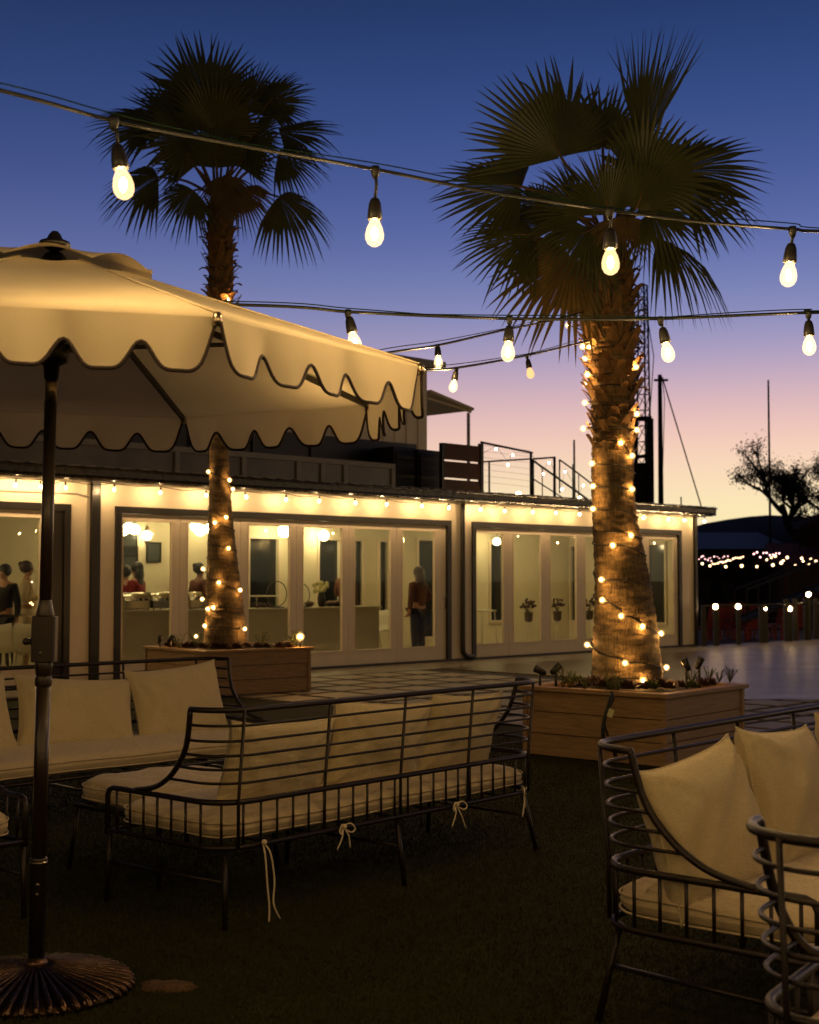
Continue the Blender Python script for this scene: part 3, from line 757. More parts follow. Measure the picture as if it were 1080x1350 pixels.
# ------------------------------------------------------------------ umbrella
def make_umbrella():
    base = Vector((-1.365, 5.06, 0))
    t = thing('market_umbrella', 'cream scalloped patio umbrella with dark piping on a brown pole', 'umbrella', base)
    t.rotation_euler = (0, R(.75), 0)
    RR, ZE, n8 = 1.40, 2.27, 8
    ang = [R(-56+45*k) for k in range(8)]
    zr = lambda r: 2.725-.325*r
    V = [Vector((math.cos(a), math.sin(a), 0)) for a in ang]
    k = MB(); NT, NR = 14, 8
    for i in range(8):
        a, b = V[i], V[(i+1)%8]; vs = []
        for j in range(NR+1):
            r = .27+(RR-.006-.27)*j/NR
            for q in range(NT+1):
                u_ = q/NT; p = (a*(1-u_)+b*u_)*r
                sag = -.014*math.sin(math.pi*u_)*math.sin(math.pi*min(1,(j/NR)*.9+.1))+.002*math.sin(9*u_+5*j)
                vs.append((p.x, p.y, zr(r)+sag))
        for q in range(NT+1):
            u_ = q/NT; p = (a*(1-u_)+b*u_)*RR; vs.append((p.x, p.y, ZE-.012))
        k.add(vs, [(j*(NT+1)+q, j*(NT+1)+q+1, (j+1)*(NT+1)+q+1, (j+1)*(NT+1)+q) for j in range(NR+1) for q in range(NT)], 0, True)
    can = k.build('canopy', M['canvas'], t)
    k = MB()
    for a in V: k.tube([(a.x*r, a.y*r, zr(r)+.003) for r in (.27,.7,1.1,RR)], .004, 5)
    k.build('seam', M['canvas'], can)
    # vent cap with arched flaps
    k = MB()
    for i in range(8):
        a, b = V[i], V[(i+1)%8]; vs = []
        for j in range(6):
            f_ = j/5
            for q in range(NT+1):
                u_ = q/NT; r = .02+.37*f_; p = (a*(1-u_)+b*u_)*r
                z = 2.752-.33*r+.045*math.sin(math.pi*u_)*f_**2
                vs.append((p.x, p.y, z))
        k.add(vs, [(j*(NT+1)+q, j*(NT+1)+q+1, (j+1)*(NT+1)+q+1, (j+1)*(NT+1)+q) for j in range(5) for q in range(NT)], 0, True)
    k.build('vent_cap', M['canvas'], t)
    k = MB(); k.lathe([(.012,2.72),(.06,2.745),(.055,2.758),(.03,2.768),(.022,2.785),(.012,2.797),(.001,2.80)], n=16); k.build('finial', M['black'], t)
    # valance
    k = MB(); pp = MB(); NQ = 100; NV_ = 5
    for i in range(8):
        a, b = V[i]*RR, V[(i+1)%8]*RR; out = ((a+b)/2).normalized(); vs = []; edge = []
        ph = rnd.uniform(0,6)
        for q in range(NQ+1):
            u_ = q/NQ; cosv = abs(math.cos(5*math.pi*u_))
            e = min(u_, 1-u_)*5
            base_d = .090
            d = base_d+.082*(1-cosv**5)
            if e < .20: d = .004+(d-.004)*math.sin(math.pi/2*e/.20)**.8
            p = a*(1-u_)+b*u_
            for j in range(NV_+1):
                f_ = j/NV_
                o = out*(.004*f_+.03*f_*math.sin(u_*5*math.pi)**2*.6+.012*f_*math.sin(u_*17+ph)-.004*f_)
                vs.append((p.x+o.x, p.y+o.y, ZE-.009-max(0,d-.009)*f_))
            edge.append(vs[-1])
        k.add(vs, [(q*(NV_+1)+j, (q+1)*(NV_+1)+j, (q+1)*(NV_+1)+j+1, q*(NV_+1)+j+1) for q in range(NQ) for j in range(NV_)], 0, True)
        pp.tube(edge, .0058, 6)
    va = k.build('valance', M['canvas'], t); pp.build('piping', M['piping'], va)
    # ribs and struts
    for a in V:
        k = MB(); k.bar((a.x*.04,a.y*.04,2.68),(a.x*RR*.995,a.y*RR*.995,ZE-.014), .016, .022); rb = k.build('rib', M['black'], t)
        k = MB(); k.bar((a.x*.05,a.y*.05,2.36),(a.x*.74,a.y*.74,zr(.74)-.035), .013, .017); k.build('strut', M['black'], rb)
        k = MB(); k.lathe([(.014,0),(.016,.02),(.010,.04)], (a.x*RR, a.y*RR, ZE-.035), 8); k.build('tip', M['brass'], rb)
    k = MB(); k.lathe([(.026,2.24),(.030,2.29),(.06,2.305),(.065,2.34),(.045,2.39),(.030,2.42),(.026,2.45)], n=18); k.build('runner', M['black'], t)
    k = MB(); k.lathe([(.05,2.63),(.05,2.69),(.03,2.715)], n=16); k.build('crown_hub', M['black'], t)
    k = MB(); k.lathe([(.0215,2.16),(.0215,2.24)], n=16); k.lathe([(.018,2.24),(.018,2.69)], n=12, mi=0); k.build('upper_pole', M['brass'], t)
    k = MB(); k.lathe([(.0225,1.28),(.0225,2.158)], n=18); k.lathe([(.0265,.47),(.0265,1.14)], n=18); k.build('pole', M['polewood'], t)
    k = MB(); k.lathe([(.0268,1.10),(.031,1.105),(.031,1.135),(.0268,1.14)], n=18)
    k.add([], []); 
    hx = [(-.038,-.032),(.038,-.032),(.044,-.02),(.044,.02),(.038,.032),(-.038,.032),(-.044,.02),(-.044,-.02)]
    k.prism(hx, 1.19, 1.36); k.lathe([(.028,1.14),(.034,1.19)], n=16); k.lathe([(.036,1.36),(.026,1.40),(.0235,1.42)], n=16)
    ch = k.build('crank_housing', M['polewood'], t, bevel=.006)
    k = MB(); k.tube([(-.044,0,1.265),(-.062,0,1.265)], .012, 10); k.ball((-.068,0,1.265), .014, 10, 6); k.build('crank_knob', M['black'], ch)
    k = MB(); k.tube([(-.005,-.033,1.225),(-.005,-.040,1.225)], .006, 8); k.build('screw', M['brass'], ch)
    k = MB(); k.lathe([(.029,.08),(.029,.46),(.0315,.463),(.0315,.475),(.028,.478)], n=18); k.build('lower_sleeve', M['black'], t)
    k = MB(); k.lathe([(.0322,.458),(.0322,.464)], n=18); k.build('trim_ring', M['brass'], t)
    for z_ in (.385,.35): k = MB(); k.ball((.005,-.03,z_), .006, 8, 6); k.build('screw', M['brass'], t)
    # fluted base: pleated ribs fanning out from the sleeve over a low cone
    k = MB(); n_ = 64; prof = [(.036,.082),(.07,.074),(.14,.058),(.22,.042),(.29,.028),(.325,.014),(.33,.0)]
    k.lathe(prof, n=n_)
    k.lathe([(.045,.07),(.045,.10),(.032,.118)], n=18)
    for i in range(46):
        a = 2*math.pi*(i+.5)/46; c_, s_ = math.cos(a), math.sin(a)
        k.tube([(c_*r, s_*r, z) for r, z in ((.040,.098),(.08,.092),(.15,.076),(.22,.062),(.29,.047),(.335,.034),(.348,.020),(.345,.006))], [.003,.0045,.0065,.0085,.0105,.0115,.0115,.010], 7)
    k.build('base', M['bronze'], t)
    return t
make_umbrella()

# ------------------------------------------------------------------ wire sofas
def plan(L, D, rc, o=0.0, y_end=None, n=9, ye0=None, ye1=None):
    """U-shaped plan path from front-left round the back to front-right; o = outset"""
    ye0 = D if ye0 is None else ye0; ye1 = D if ye1 is None else ye1
    r = rc+o; pts = [Vector((-o, ye0, 0))]
    m = max(2, int(abs(ye0-rc)/.1))
    for i in range(1, m): pts.append(Vector((-o, ye0+(rc-ye0)*i/m, 0)))
    for i in range(n+1):
        a = math.pi+math.pi/2*i/n; pts.append(Vector((rc+r*math.cos(a), rc+r*math.sin(a), 0)))
    m = max(2, int((L-2*rc)/.15))
    for i in range(1, m): pts.append(Vector((rc+(L-2*rc)*i/m, -o, 0)))
    for i in range(n+1):
        a = -math.pi/2+math.pi/2*i/n; pts.append(Vector((L-rc+r*math.cos(a), rc+r*math.sin(a), 0)))
    m = max(2, int(abs(ye1-rc)/.1))
    for i in range(1, m+1): pts.append(Vector((L+o, rc+(ye1-rc)*i/m, 0)))
    return pts
def at_len(path, step, s0):
    out = []; acc = 0; nxt = s0
    for a, b in zip(path, path[1:]):
        l = (b-a).length
        while acc+l >= nxt:
            t = (nxt-acc)/l; out.append(a.lerp(b, t)); nxt += step
        acc += l
    return out
ZS, ZA, ZT, TR = .335, .53, .93, .013
SWOOP = [(.17,.93),(.185,.86),(.205,.79),(.235,.73),(.285,.67),(.35,.615),(.45,.565),(.60,.535)]
def swoop_y(z):
    for (y0, z0), (y1, z1) in zip(SWOOP, SWOOP[1:]):
        if z1 <= z <= z0: return y0+(y1-y0)*(z0-z)/(z0-z1)
    return SWOOP[0][0]
def outs(z): return max(0, (z-ZA))*.09
def cushion_mesh(L, D, T, rc=.12, nx=44, ny=18, seed=1, tuft=.010):
    k = MB(); rs = random.Random(seed)
    hx, hy = L/2, D/2
    def mapxy(u, v):
        x, y = u*hx, v*hy
        cx, cy = hx-rc, hy-rc
        if abs(x) > cx and abs(y) > cy:
            dx, dy = (abs(x)-cx)/rc, (abs(y)-cy)/rc
            m = max(dx, dy); l = math.hypot(dx, dy); s_ = m/l if l else 1
            x = math.copysign(cx+dx*s_*rc, x); y = math.copysign(cy+dy*s_*rc, y)
        return x, y
    ph = [rs.uniform(0,6) for _ in range(4)]
    U_ = [math.sin(math.pi/2*(2*i/nx-1)) if 0 else (2*i/nx-1) for i in range(nx+1)]
    # finer rows near the rim
    def warp(t, n): return math.copysign(1-(1-abs(t))**1.6, t)
    for side in (1, -1):
        vs = []
        for j in range(ny+1):
            v = warp(2*j/ny-1, ny)
            for i in range(nx+1):
                u = warp(2*i/nx-1, nx)
                x, y = mapxy(u, v)
                e = ((1-abs(u)**14)*(1-abs(v)**9)); z = T/2*max(0, e)**.42
                if side > 0:
                    z += e*(.012*(1-u*u)*(1-v*v)+tuft*(math.sin(x*19+ph[0]+2*math.sin(y*7))*math.sin(y*15+ph[1])*.5+.35*math.sin(x*43+ph[2]+y*9))*max(0,1-abs(u)**6))
                vs.append((x, y, side*z))
        fs = [(j*(nx+1)+i, j*(nx+1)+i+1, (j+1)*(nx+1)+i+1, (j+1)*(nx+1)+i) for j in range(ny) for i in range(nx)]
        if side < 0: fs = [f[::-1] for f in fs]
        k.add(vs, fs, 0, True)
    # piping on the rim
    out = []
    for i in range(nx*2): out.append(mapxy(-1+i/nx, -1))
    for i in range(ny*2): out.append(mapxy(1, -1+i/ny))
    for i in range(nx*2): out.append(mapxy(1-i/nx, 1))
    for i in range(ny*2): out.append(mapxy(-1, 1-i/ny))
    k.tube([(x*1.0, y*1.0, .022*T/.12+.003*math.sin(i*.21)) for i, (x, y) in enumerate(out)], .0045, 5, closed=True)
    k.tube([(x*1.0, y*1.0, -.03*T/.12+.003*math.sin(i*.17)) for i, (x, y) in enumerate(out)], .0045, 5, closed=True)
    return k
def ribbon_bow(k, c, out, long=False, seed=0):
    rs = random.Random(seed); c = Vector(c); out = Vector(out); sd = Vector((-out.y, out.x, 0))
    def rib(pts, w=.007): k.tube(smooth_path(pts, 5), w*.62, 5)
    k.ball(c+out*.012, .013, 8, 6)
    if long:
        rib([c, c+out*.02+Vector((0,0,-.06)), c+sd*.012+out*.02+Vector((0,0,-.18)), c+sd*.03+out*.015+Vector((0,0,-.29)), c+sd*.02+out*.02+Vector((0,0,-.39))])
        rib([c, c+sd*.03+out*.02+Vector((0,0,-.05)), c+sd*.055+out*.02+Vector((0,0,-.17)), c+sd*.05+out*.02+Vector((0,0,-.27)), c+sd*.09+out*.02+Vector((0,0,-.345))])
    else:
        for s_ in (-1,1):
            q = rs.uniform(.8,1.2)
            rib([c, c+sd*s_*.03*q+out*.02+Vector((0,0,.012)), c+sd*s_*.055*q+out*.025+Vector((0,0,-.015)), c+sd*s_*.035*q+out*.02+Vector((0,0,-.03)), c+Vector((0,0,-.005))], .006)
            l = rs.uniform(.09,.17)
            rib([c, c+sd*s_*.02+out*.02+Vector((0,0,-l*.4)), c+sd*s_*(.05+rs.uniform(-.02,.03))+out*.015+Vector((0,0,-l))], .006)
def make_sofa(name, label, cat, loc, deg, L, D=.80, rc=.17, legs=(0,.5,1), posts=4, bows=(), seed=1, seat=True):
    t = thing(name, label, cat, (loc[0], loc[1], 0), R(deg))
    up = lambda path, z: [Vector((p.x, p.y, z)) for p in path]
    # rails
    k = MB(); o = outs(ZT); pth = up(plan(L, D, rc, o, ye0=SWOOP[0][0], ye1=SWOOP[0][0]), ZT)
    left = smooth_path([(-outs(z), y, z) for y, z in SWOOP], 5)[::-1]; right = smooth_path([(L+outs(z), y, z) for y, z in SWOOP], 5)
    k.tube(left[:-1]+pth[1:-1]+right[1:], TR, 8); k.build('top_rail', M['iron'], t)
    k = MB(); a = up(plan(L, D, rc), ZA)
    # arm rail turns down into the front legs
    a = [Vector((0, D, ZS-.02)), Vector((0, D, ZA-.035)), Vector((0, D-.012, ZA-.01)), Vector((0, D-.04, ZA))]+[p for p in a if p.y < D-.08 or True][1:-1]+[Vector((L, D-.04, ZA)), Vector((L, D-.012, ZA-.01)), Vector((L, D, ZA-.035)), Vector((L, D, ZS-.02))]
    a = [a[i] for i in range(len(a)) if i < 4 or i >= len(a)-4 or a[i].y < D-.06]
    k.tube(a, TR, 8); k.build('arm_rail', M['iron'], t)
    k = MB(); lo = up(plan(L, D, rc), ZS)
    k.tube(lo, TR*.95, 8, closed=False); k.tube([(0,D,ZS),(L,D,ZS)], TR*.95, 8)
    nb = int(L/.28)
    for i in range(1, nb): x = L*i/nb; k.tube([(x,.0,ZS-.004),(x,D,ZS-.004)], .006, 5)
    k.build('seat_frame', M['iron'], t)
    for z in (.862,.795,.732,.672,.612):
        y = swoop_y(z); k = MB(); k.tube(up(plan(L, D, rc, outs(z), ye0=y, ye1=y), z), .0068, 6); k.build('back_rail', M['iron'], t)
    k = MB()
    for p in at_len(plan(L, D, rc), .098, .07):
        if p.y < D-.03: k.tube([(p.x,p.y,ZS),(p.x,p.y,ZA)], .0066, 6)
    k.build('spindle_row', M['iron'], t)
    for i in range(posts):
        x = rc*.55+(L-rc*1.1)*i/(posts-1)
        k = MB(); k.tube([(x,-.0,ZS),(x,-.0,ZA),(x,-outs(ZT)-.001,ZT)], .0085, 6); k.build('back_post', M['iron'], t)
    # legs and stretchers
    for f_ in legs:
        x = .07+(L-.14)*f_; sp = (-.05 if f_ == 0 else .05 if f_ == 1 else 0)
        yb = .03 if 0 < f_ < 1 else .06
        for y, dy in ((D-.02, .02), (yb, -.06)):
            xx = x if y < .1 else (.0 if f_ == 0 else L if f_ == 1 else x)
            k = MB(); spx = sp if y < .1 else 0
            k.tube([(xx, y, ZS), (xx+spx, y+dy, 0)], .0125, 8); k.build('leg', M['iron'], t)
        k = MB(); k.tube([(x+sp*.5 if f_ not in (0,1) else (0.0 if f_==0 else L), D-.012, .19), (x+sp*.45, yb-.027, .19)], .0085, 6); k.build('stretcher', M['iron'], t)
    # seat cushion
    T = .125
    c = cushion_mesh(L-.06, D+.0, T, rc=.15, seed=seed)
    cu = c.build('seat_cushion', M['seat_linen'], t, loc=(L/2, D/2+.015, ZS+.012+T/2))
    for i, (fx, fy, ox, oy, lg) in enumerate(bows):
        k = MB(); ribbon_bow(k, (fx-L/2, fy-(D/2+.015), -T/2-.0), (ox, oy, 0), lg, seed*10+i); k.build('ribbon', M['ribbon'], cu)
    return t
def pillow_mesh(W, H, T, seed, nx=26, ny=22):
    rs = random.Random(seed); k = MB()
    ph = [rs.uniform(0, 6.28) for _ in range(8)]; am = [rs.uniform(.6,1.2) for _ in range(4)]
    for side in (1, -1):
        vs = []
        for j in range(ny+1):
            v = 2*j/ny-1; v = math.copysign(1-(1-abs(v))**1.35, v)
            for i in range(nx+1):
                u = 2*i/nx-1; u = math.copysign(1-(1-abs(u))**1.35, u)
                x = W/2*u*(1-.055*(1-v*v)); z = H/2*v*(1-.035*(1-u*u))
                # corners stick out a little
                cr_ = (abs(u)*abs(v))**5; x *= 1+.03*cr_; z *= 1+.05*cr_
                e = (1-u*u)*(1-v*v); th = T/2*max(0, e)**.40
                wr = 0
                for q, (cu, cv) in enumerate(((1,1),(-1,1),(1,-1),(-1,-1))):
                    dx, dz = (cu-u)*W/2, (cv-v)*H/2; d = math.hypot(dx, dz); a = math.atan2(dz, dx)
                    wr += am[q]*.017*math.exp(-d*6.0)*math.sin(a*11+ph[q])*min(1, d*14)
                wr += .008*math.sin(u*3.1+ph[4]+v*2)*e+.006*math.sin(v*7+ph[5]+2.2*u+math.sin(u*3+ph[7]))*e+.0045*math.sin(u*11+ph[6]+v*5+math.sin(v*4))*e**.6
                # top edge slumps in the middle
                z -= .007*(1-u*u)*(v+1)*.5
                vs.append((x, side*(-th-wr*side), z))
        fs = [(j*(nx+1)+i, j*(nx+1)+i+1, (j+1)*(nx+1)+i+1, (j+1)*(nx+1)+i) for j in range(ny) for i in range(nx)]
        if side < 0: fs = [f[::-1] for f in fs]
        k.add(vs, fs, 0, True)
    # lip seam
    rim = [vs[i] for i in range(nx+1)]+[vs[j*(nx+1)+nx] for j in range(1, ny+1)]+[vs[ny*(nx+1)+i] for i in range(nx-1, -1, -1)]+[vs[j*(nx+1)] for j in range(ny-1, 0, -1)]
    k.tube(rim, .0042, 5, closed=True)
    return k
def put_pillow(sofa, label, x, y, z, W, H, T=.17, lean=14, yaw=0, roll=0, seed=1, group=None):
    k = pillow_mesh(W, H, T, seed); o = k.build('throw_pillow', M['linen']); tag(o, label, 'pillow', group)
    sm = Matrix.Translation(sofa.location) @ sofa.rotation_euler.to_matrix().to_4x4()
    o.matrix_world = sm @ Matrix.Translation((x, y, z)) @ Matrix.Rotation(R(yaw), 4, 'Z') @ Matrix.Rotation(R(lean), 4, 'X') @ Matrix.Rotation(R(roll), 4, 'Y')
    return o
# centre sofa, seen from behind
cs = make_sofa('wire_sofa', 'black wire sofa seen from behind in the middle of the lawn', 'sofa', (-.80, 5.88), 48.9, 2.3, posts=5, seed=3,
    bows=[(.22,-.015,0,-1,True),(.72,-.02,0,-1,False),(1.55,-.02,0,-1,False),(2.18,.03,.5,-.85,False)])
cz = ZS+.13
put_pillow(cs, 'linen throw pillow at the left end of the sofa seen from behind', .54, .24, cz+.165, .68, .42, .18, 14, 2, 3, 11)
put_pillow(cs, 'linen throw pillow in the middle of the sofa seen from behind', 1.22, .22, cz+.19, .68, .45, .18, 10, -3, 5, 12)
put_pillow(cs, 'linen throw pillow at the right end of the sofa seen from behind', 1.90, .24, cz+.19, .64, .45, .17, 14, 3, 3, 13)
# left sofa facing the camera side
ls = make_sofa('wire_sofa', 'black wire sofa with a long pale seat cushion behind the umbrella pole', 'sofa', (-1.42, 9.75), 225, 2.6, D=.84, posts=5, seed=5)
put_pillow(ls, 'linen throw pillow nearest the wire arm at the right end of the left sofa', .46, .27, cz+.20, .76, .49, .19, 16, 4, 3, 21)
put_pillow(ls, 'linen throw pillow of the left sofa, half behind the umbrella pole', 1.24, .27, cz+.18, .80, .46, .19, 18, -4, -5, 22)
put_pillow(ls, 'linen throw pillow of the left sofa cut by the left picture edge', 2.06, .27, cz+.19, .76, .47, .19, 17, 3, 4, 23)
# right sofa
Lr = 2.2; o_ = Vector((.625, 4.68, 0))+Vector((math.cos(R(49)), math.sin(R(49)), 0))*Lr
rs_ = make_sofa('wire_sofa', 'black wire sofa with large pillows at the right, in front of the planter', 'sofa', o_, 229, Lr, posts=5, seed=8)
put_pillow(rs_, 'large linen throw pillow at the left end of the right sofa, pointed corner up', Lr-.28, .27, cz+.19, .56, .49, .24, 15, -6, 8, 31)
put_pillow(rs_, 'linen throw pillow second from the left on the right sofa', Lr-.93, .26, cz+.21, .62, .51, .23, 14, 3, -4, 32)
put_pillow(rs_, 'linen throw pillow at the far end of the right sofa', Lr-1.66, .26, cz+.24, .62, .52, .20, 13, -2, 3, 33)
# near right armchair seen from behind
ac = make_sofa('wire_armchair', 'black wire armchair cut by the lower right corner of the picture', 'armchair', (.762, 3.10), -34, .86, D=.78, rc=.15, legs=(0,1), posts=2, seed=9)
put_pillow(ac, 'linen throw pillow in the armchair at the lower right corner', .44, .21, cz+.21, .56, .46, .17, 12, 0, 2, 41)
# near left armchair: only its arm corner is in the picture
al = make_sofa('wire_armchair', 'black wire armchair cut by the left picture edge below the left sofa', 'armchair', Vector((-1.70, 6.10, 0))-Vector((.707,-.707,0))*.78, 225, .86, D=.78, rc=.15, legs=(0,1), posts=2, seed=10)
# cushioned ottoman between the sofas
ot = thing('ottoman', 'low black framed ottoman with a rounded pale cushion between the two sofas', 'ottoman', (-1.22, 7.15, 0), R(47))
k = MB(); k.tube([(-.36,-.36,.33),(.36,-.36,.33),(.36,.36,.33),(-.36,.36,.33)], .012, 8, closed=True); k.build('seat_frame', M['iron'], ot)
for sx in (-1,1):
    for sy in (-1,1): k = MB(); k.tube([(sx*.35,sy*.35,.33),(sx*.38,sy*.38,0)], .0115, 8); k.build('leg', M['iron'], ot)
cushion_mesh(.76,.76,.13,rc=.16,nx=22,ny=20,seed=4).build('seat_cushion', M['seat_linen'], ot, loc=(0,0,.41))
# small lamp-lit side table paddle (low folding tray) beside the left sofa
# ------------------------------------------------------------------ planters
def make_planter(label, c, deg, S, H, spots, seed):
    t = thing('planter', label, 'planter', (c[0], c[1], 0), R(deg)); h = S/2; rs = random.Random(seed)
    for sx, sy in ((0,-1),(1,0),(0,1),(-1,0)):
        k = MB(); nb = 3; bh = (H-.035)/nb
        for i in range(nb):
            z0 = .012+i*bh; z1 = z0+bh-.007; o = rs.uniform(0,.002)
            if sx == 0: k.box(-h+.001, h-.001, sy*h-.013*(1) if sy < 0 else h-.013, (-h+.013) if sy < 0 else h+.013, z0, z1)
            else: k.box(sx*h-.013, sx*h+.013, -h+.016, h-.016, z0, z1)
        k.build('side_boards', M['planter'], t, bevel=.002)
    k = MB(); k.box(-h+.016, h-.016, -h+.016, h-.016, .005, H-.10); k.build('liner', M['planter_dark'], t)
    k = MB()
    for sx in (-1,1):
        for sy in (-1,1): k.box(sx*(h+.005)-.022, sx*(h+.005)+.022, sy*(h+.008)-.018, sy*(h+.008)+.018, 0, H-.037)
    k.build('corner_trim', M['planter'], t, bevel=.002)
    k = MB(); w_, o = .085, .055; a = h+o
    k.box(-a, a, -a, -a+w_+.03, H-.035, H); k.box(-a, a, a-w_-.03, a, H-.035, H); k.box(-a, -a+w_+.03, -a+w_+.031, a-w_-.031, H-.035, H); k.box(a-w_-.03, a, -a+w_+.031, a-w_-.031, H-.035, H)
    k.build('rim', M['planter'], t, bevel=.004)
    k = MB(); n_ = 22; vs = []
    for j in range(n_+1):
        for i in range(n_+1):
            x, y = (i/n_*2-1)*(h-.02), (j/n_*2-1)*(h-.02); d = math.hypot(x, y)
            vs.append((x, y, H-.06+.05*math.exp(-d*d*5)+rs.uniform(-.012,.018)))
    k.add(vs, [(j*(n_+1)+i, j*(n_+1)+i+1, (j+1)*(n_+1)+i+1, (j+1)*(n_+1)+i) for j in range(n_) for i in range(n_)], 0, True); k.build('soil', M['soil'], t)
    return t
PR = Vector((1.90, 12.05, 0)); PL = Vector((-2.42, 18.35, 0))
make_planter('square cedar planter box holding the right palm', (1.93, 11.78), 50, 1.32, .585, 0, 1)
make_planter('square cedar planter box holding the left palm behind the sofas', (-2.44, 18.35), 38, 1.56, .585, 0, 2)

# ------------------------------------------------------------------ palms
def fan(hast, dirv, nrm, Rb, seed, n=40, spread=118, droop=.10, grav=.05, fold=.10, cam_stiff=1):
    """leaf blade: folded segments radiating from the end of the stalk, joined for half their length then free"""
    rs = random.Random(seed); k = MB()
    z = Vector(dirv).normalized(); y = Vector(nrm); y = (y-z*y.dot(z)).normalized(); x = y.cross(z)
    dphi = 2*R(spread)/n
    for i in range(n):
        ph = -R(spread)+(i+.5)*dphi
        L = Rb*(.70+.30*math.cos(ph*.75))*rs.uniform(.93,1.05)
        d = x*math.sin(ph)+z*math.cos(ph); s_ = x*math.cos(ph)-z*math.sin(ph)
        split = .57+rs.uniform(-.05,.05); jit = rs.uniform(-.035,.035) if rs.random() > .12 else rs.uniform(-.16,.16); kink = rs.uniform(.25,.6) if rs.random() < .10 else 0; tw = rs.uniform(-.05,.05)
        rings = [0.03,.2,.38,split,.66,.80,.92,1.0]; vs = []
        for r in rings:
            w0 = Rb*r*math.tan(dphi/2)*1.04
            wj = Rb*split*math.tan(dphi/2)*1.04
            w_ = w0 if r <= split else wj*(1-((r-split)/(1-split))**1.25)*.92
            f_ = max(0, r-split)
            p = hast+d*(L*r)+s_*(jit*f_*2*L)
            p = p-y*(droop*Rb*r*r)-y*(fold*Rb*abs(math.sin(ph))*r)*1.0
            p.z -= grav*Rb*r**3*(1+rs.uniform(0,.12))+ (rs.uniform(0,.10) if rs.random() < .12 else 0)*f_*Rb
            if kink and r > .7: p.z -= kink*Rb*(r-.7); p = p-y*(kink*.3*Rb*(r-.7))
            up_ = y*(w_*.55)
            vs += [p-s_*w_, p+up_, p+s_*w_]
        fs = []
        for j in range(len(rings)-1):
            for q in range(2): fs.append((j*3+q, j*3+q+1, (j+1)*3+q+1, (j+1)*3+q))
        k.add(vs, fs, 0, False)
    return k
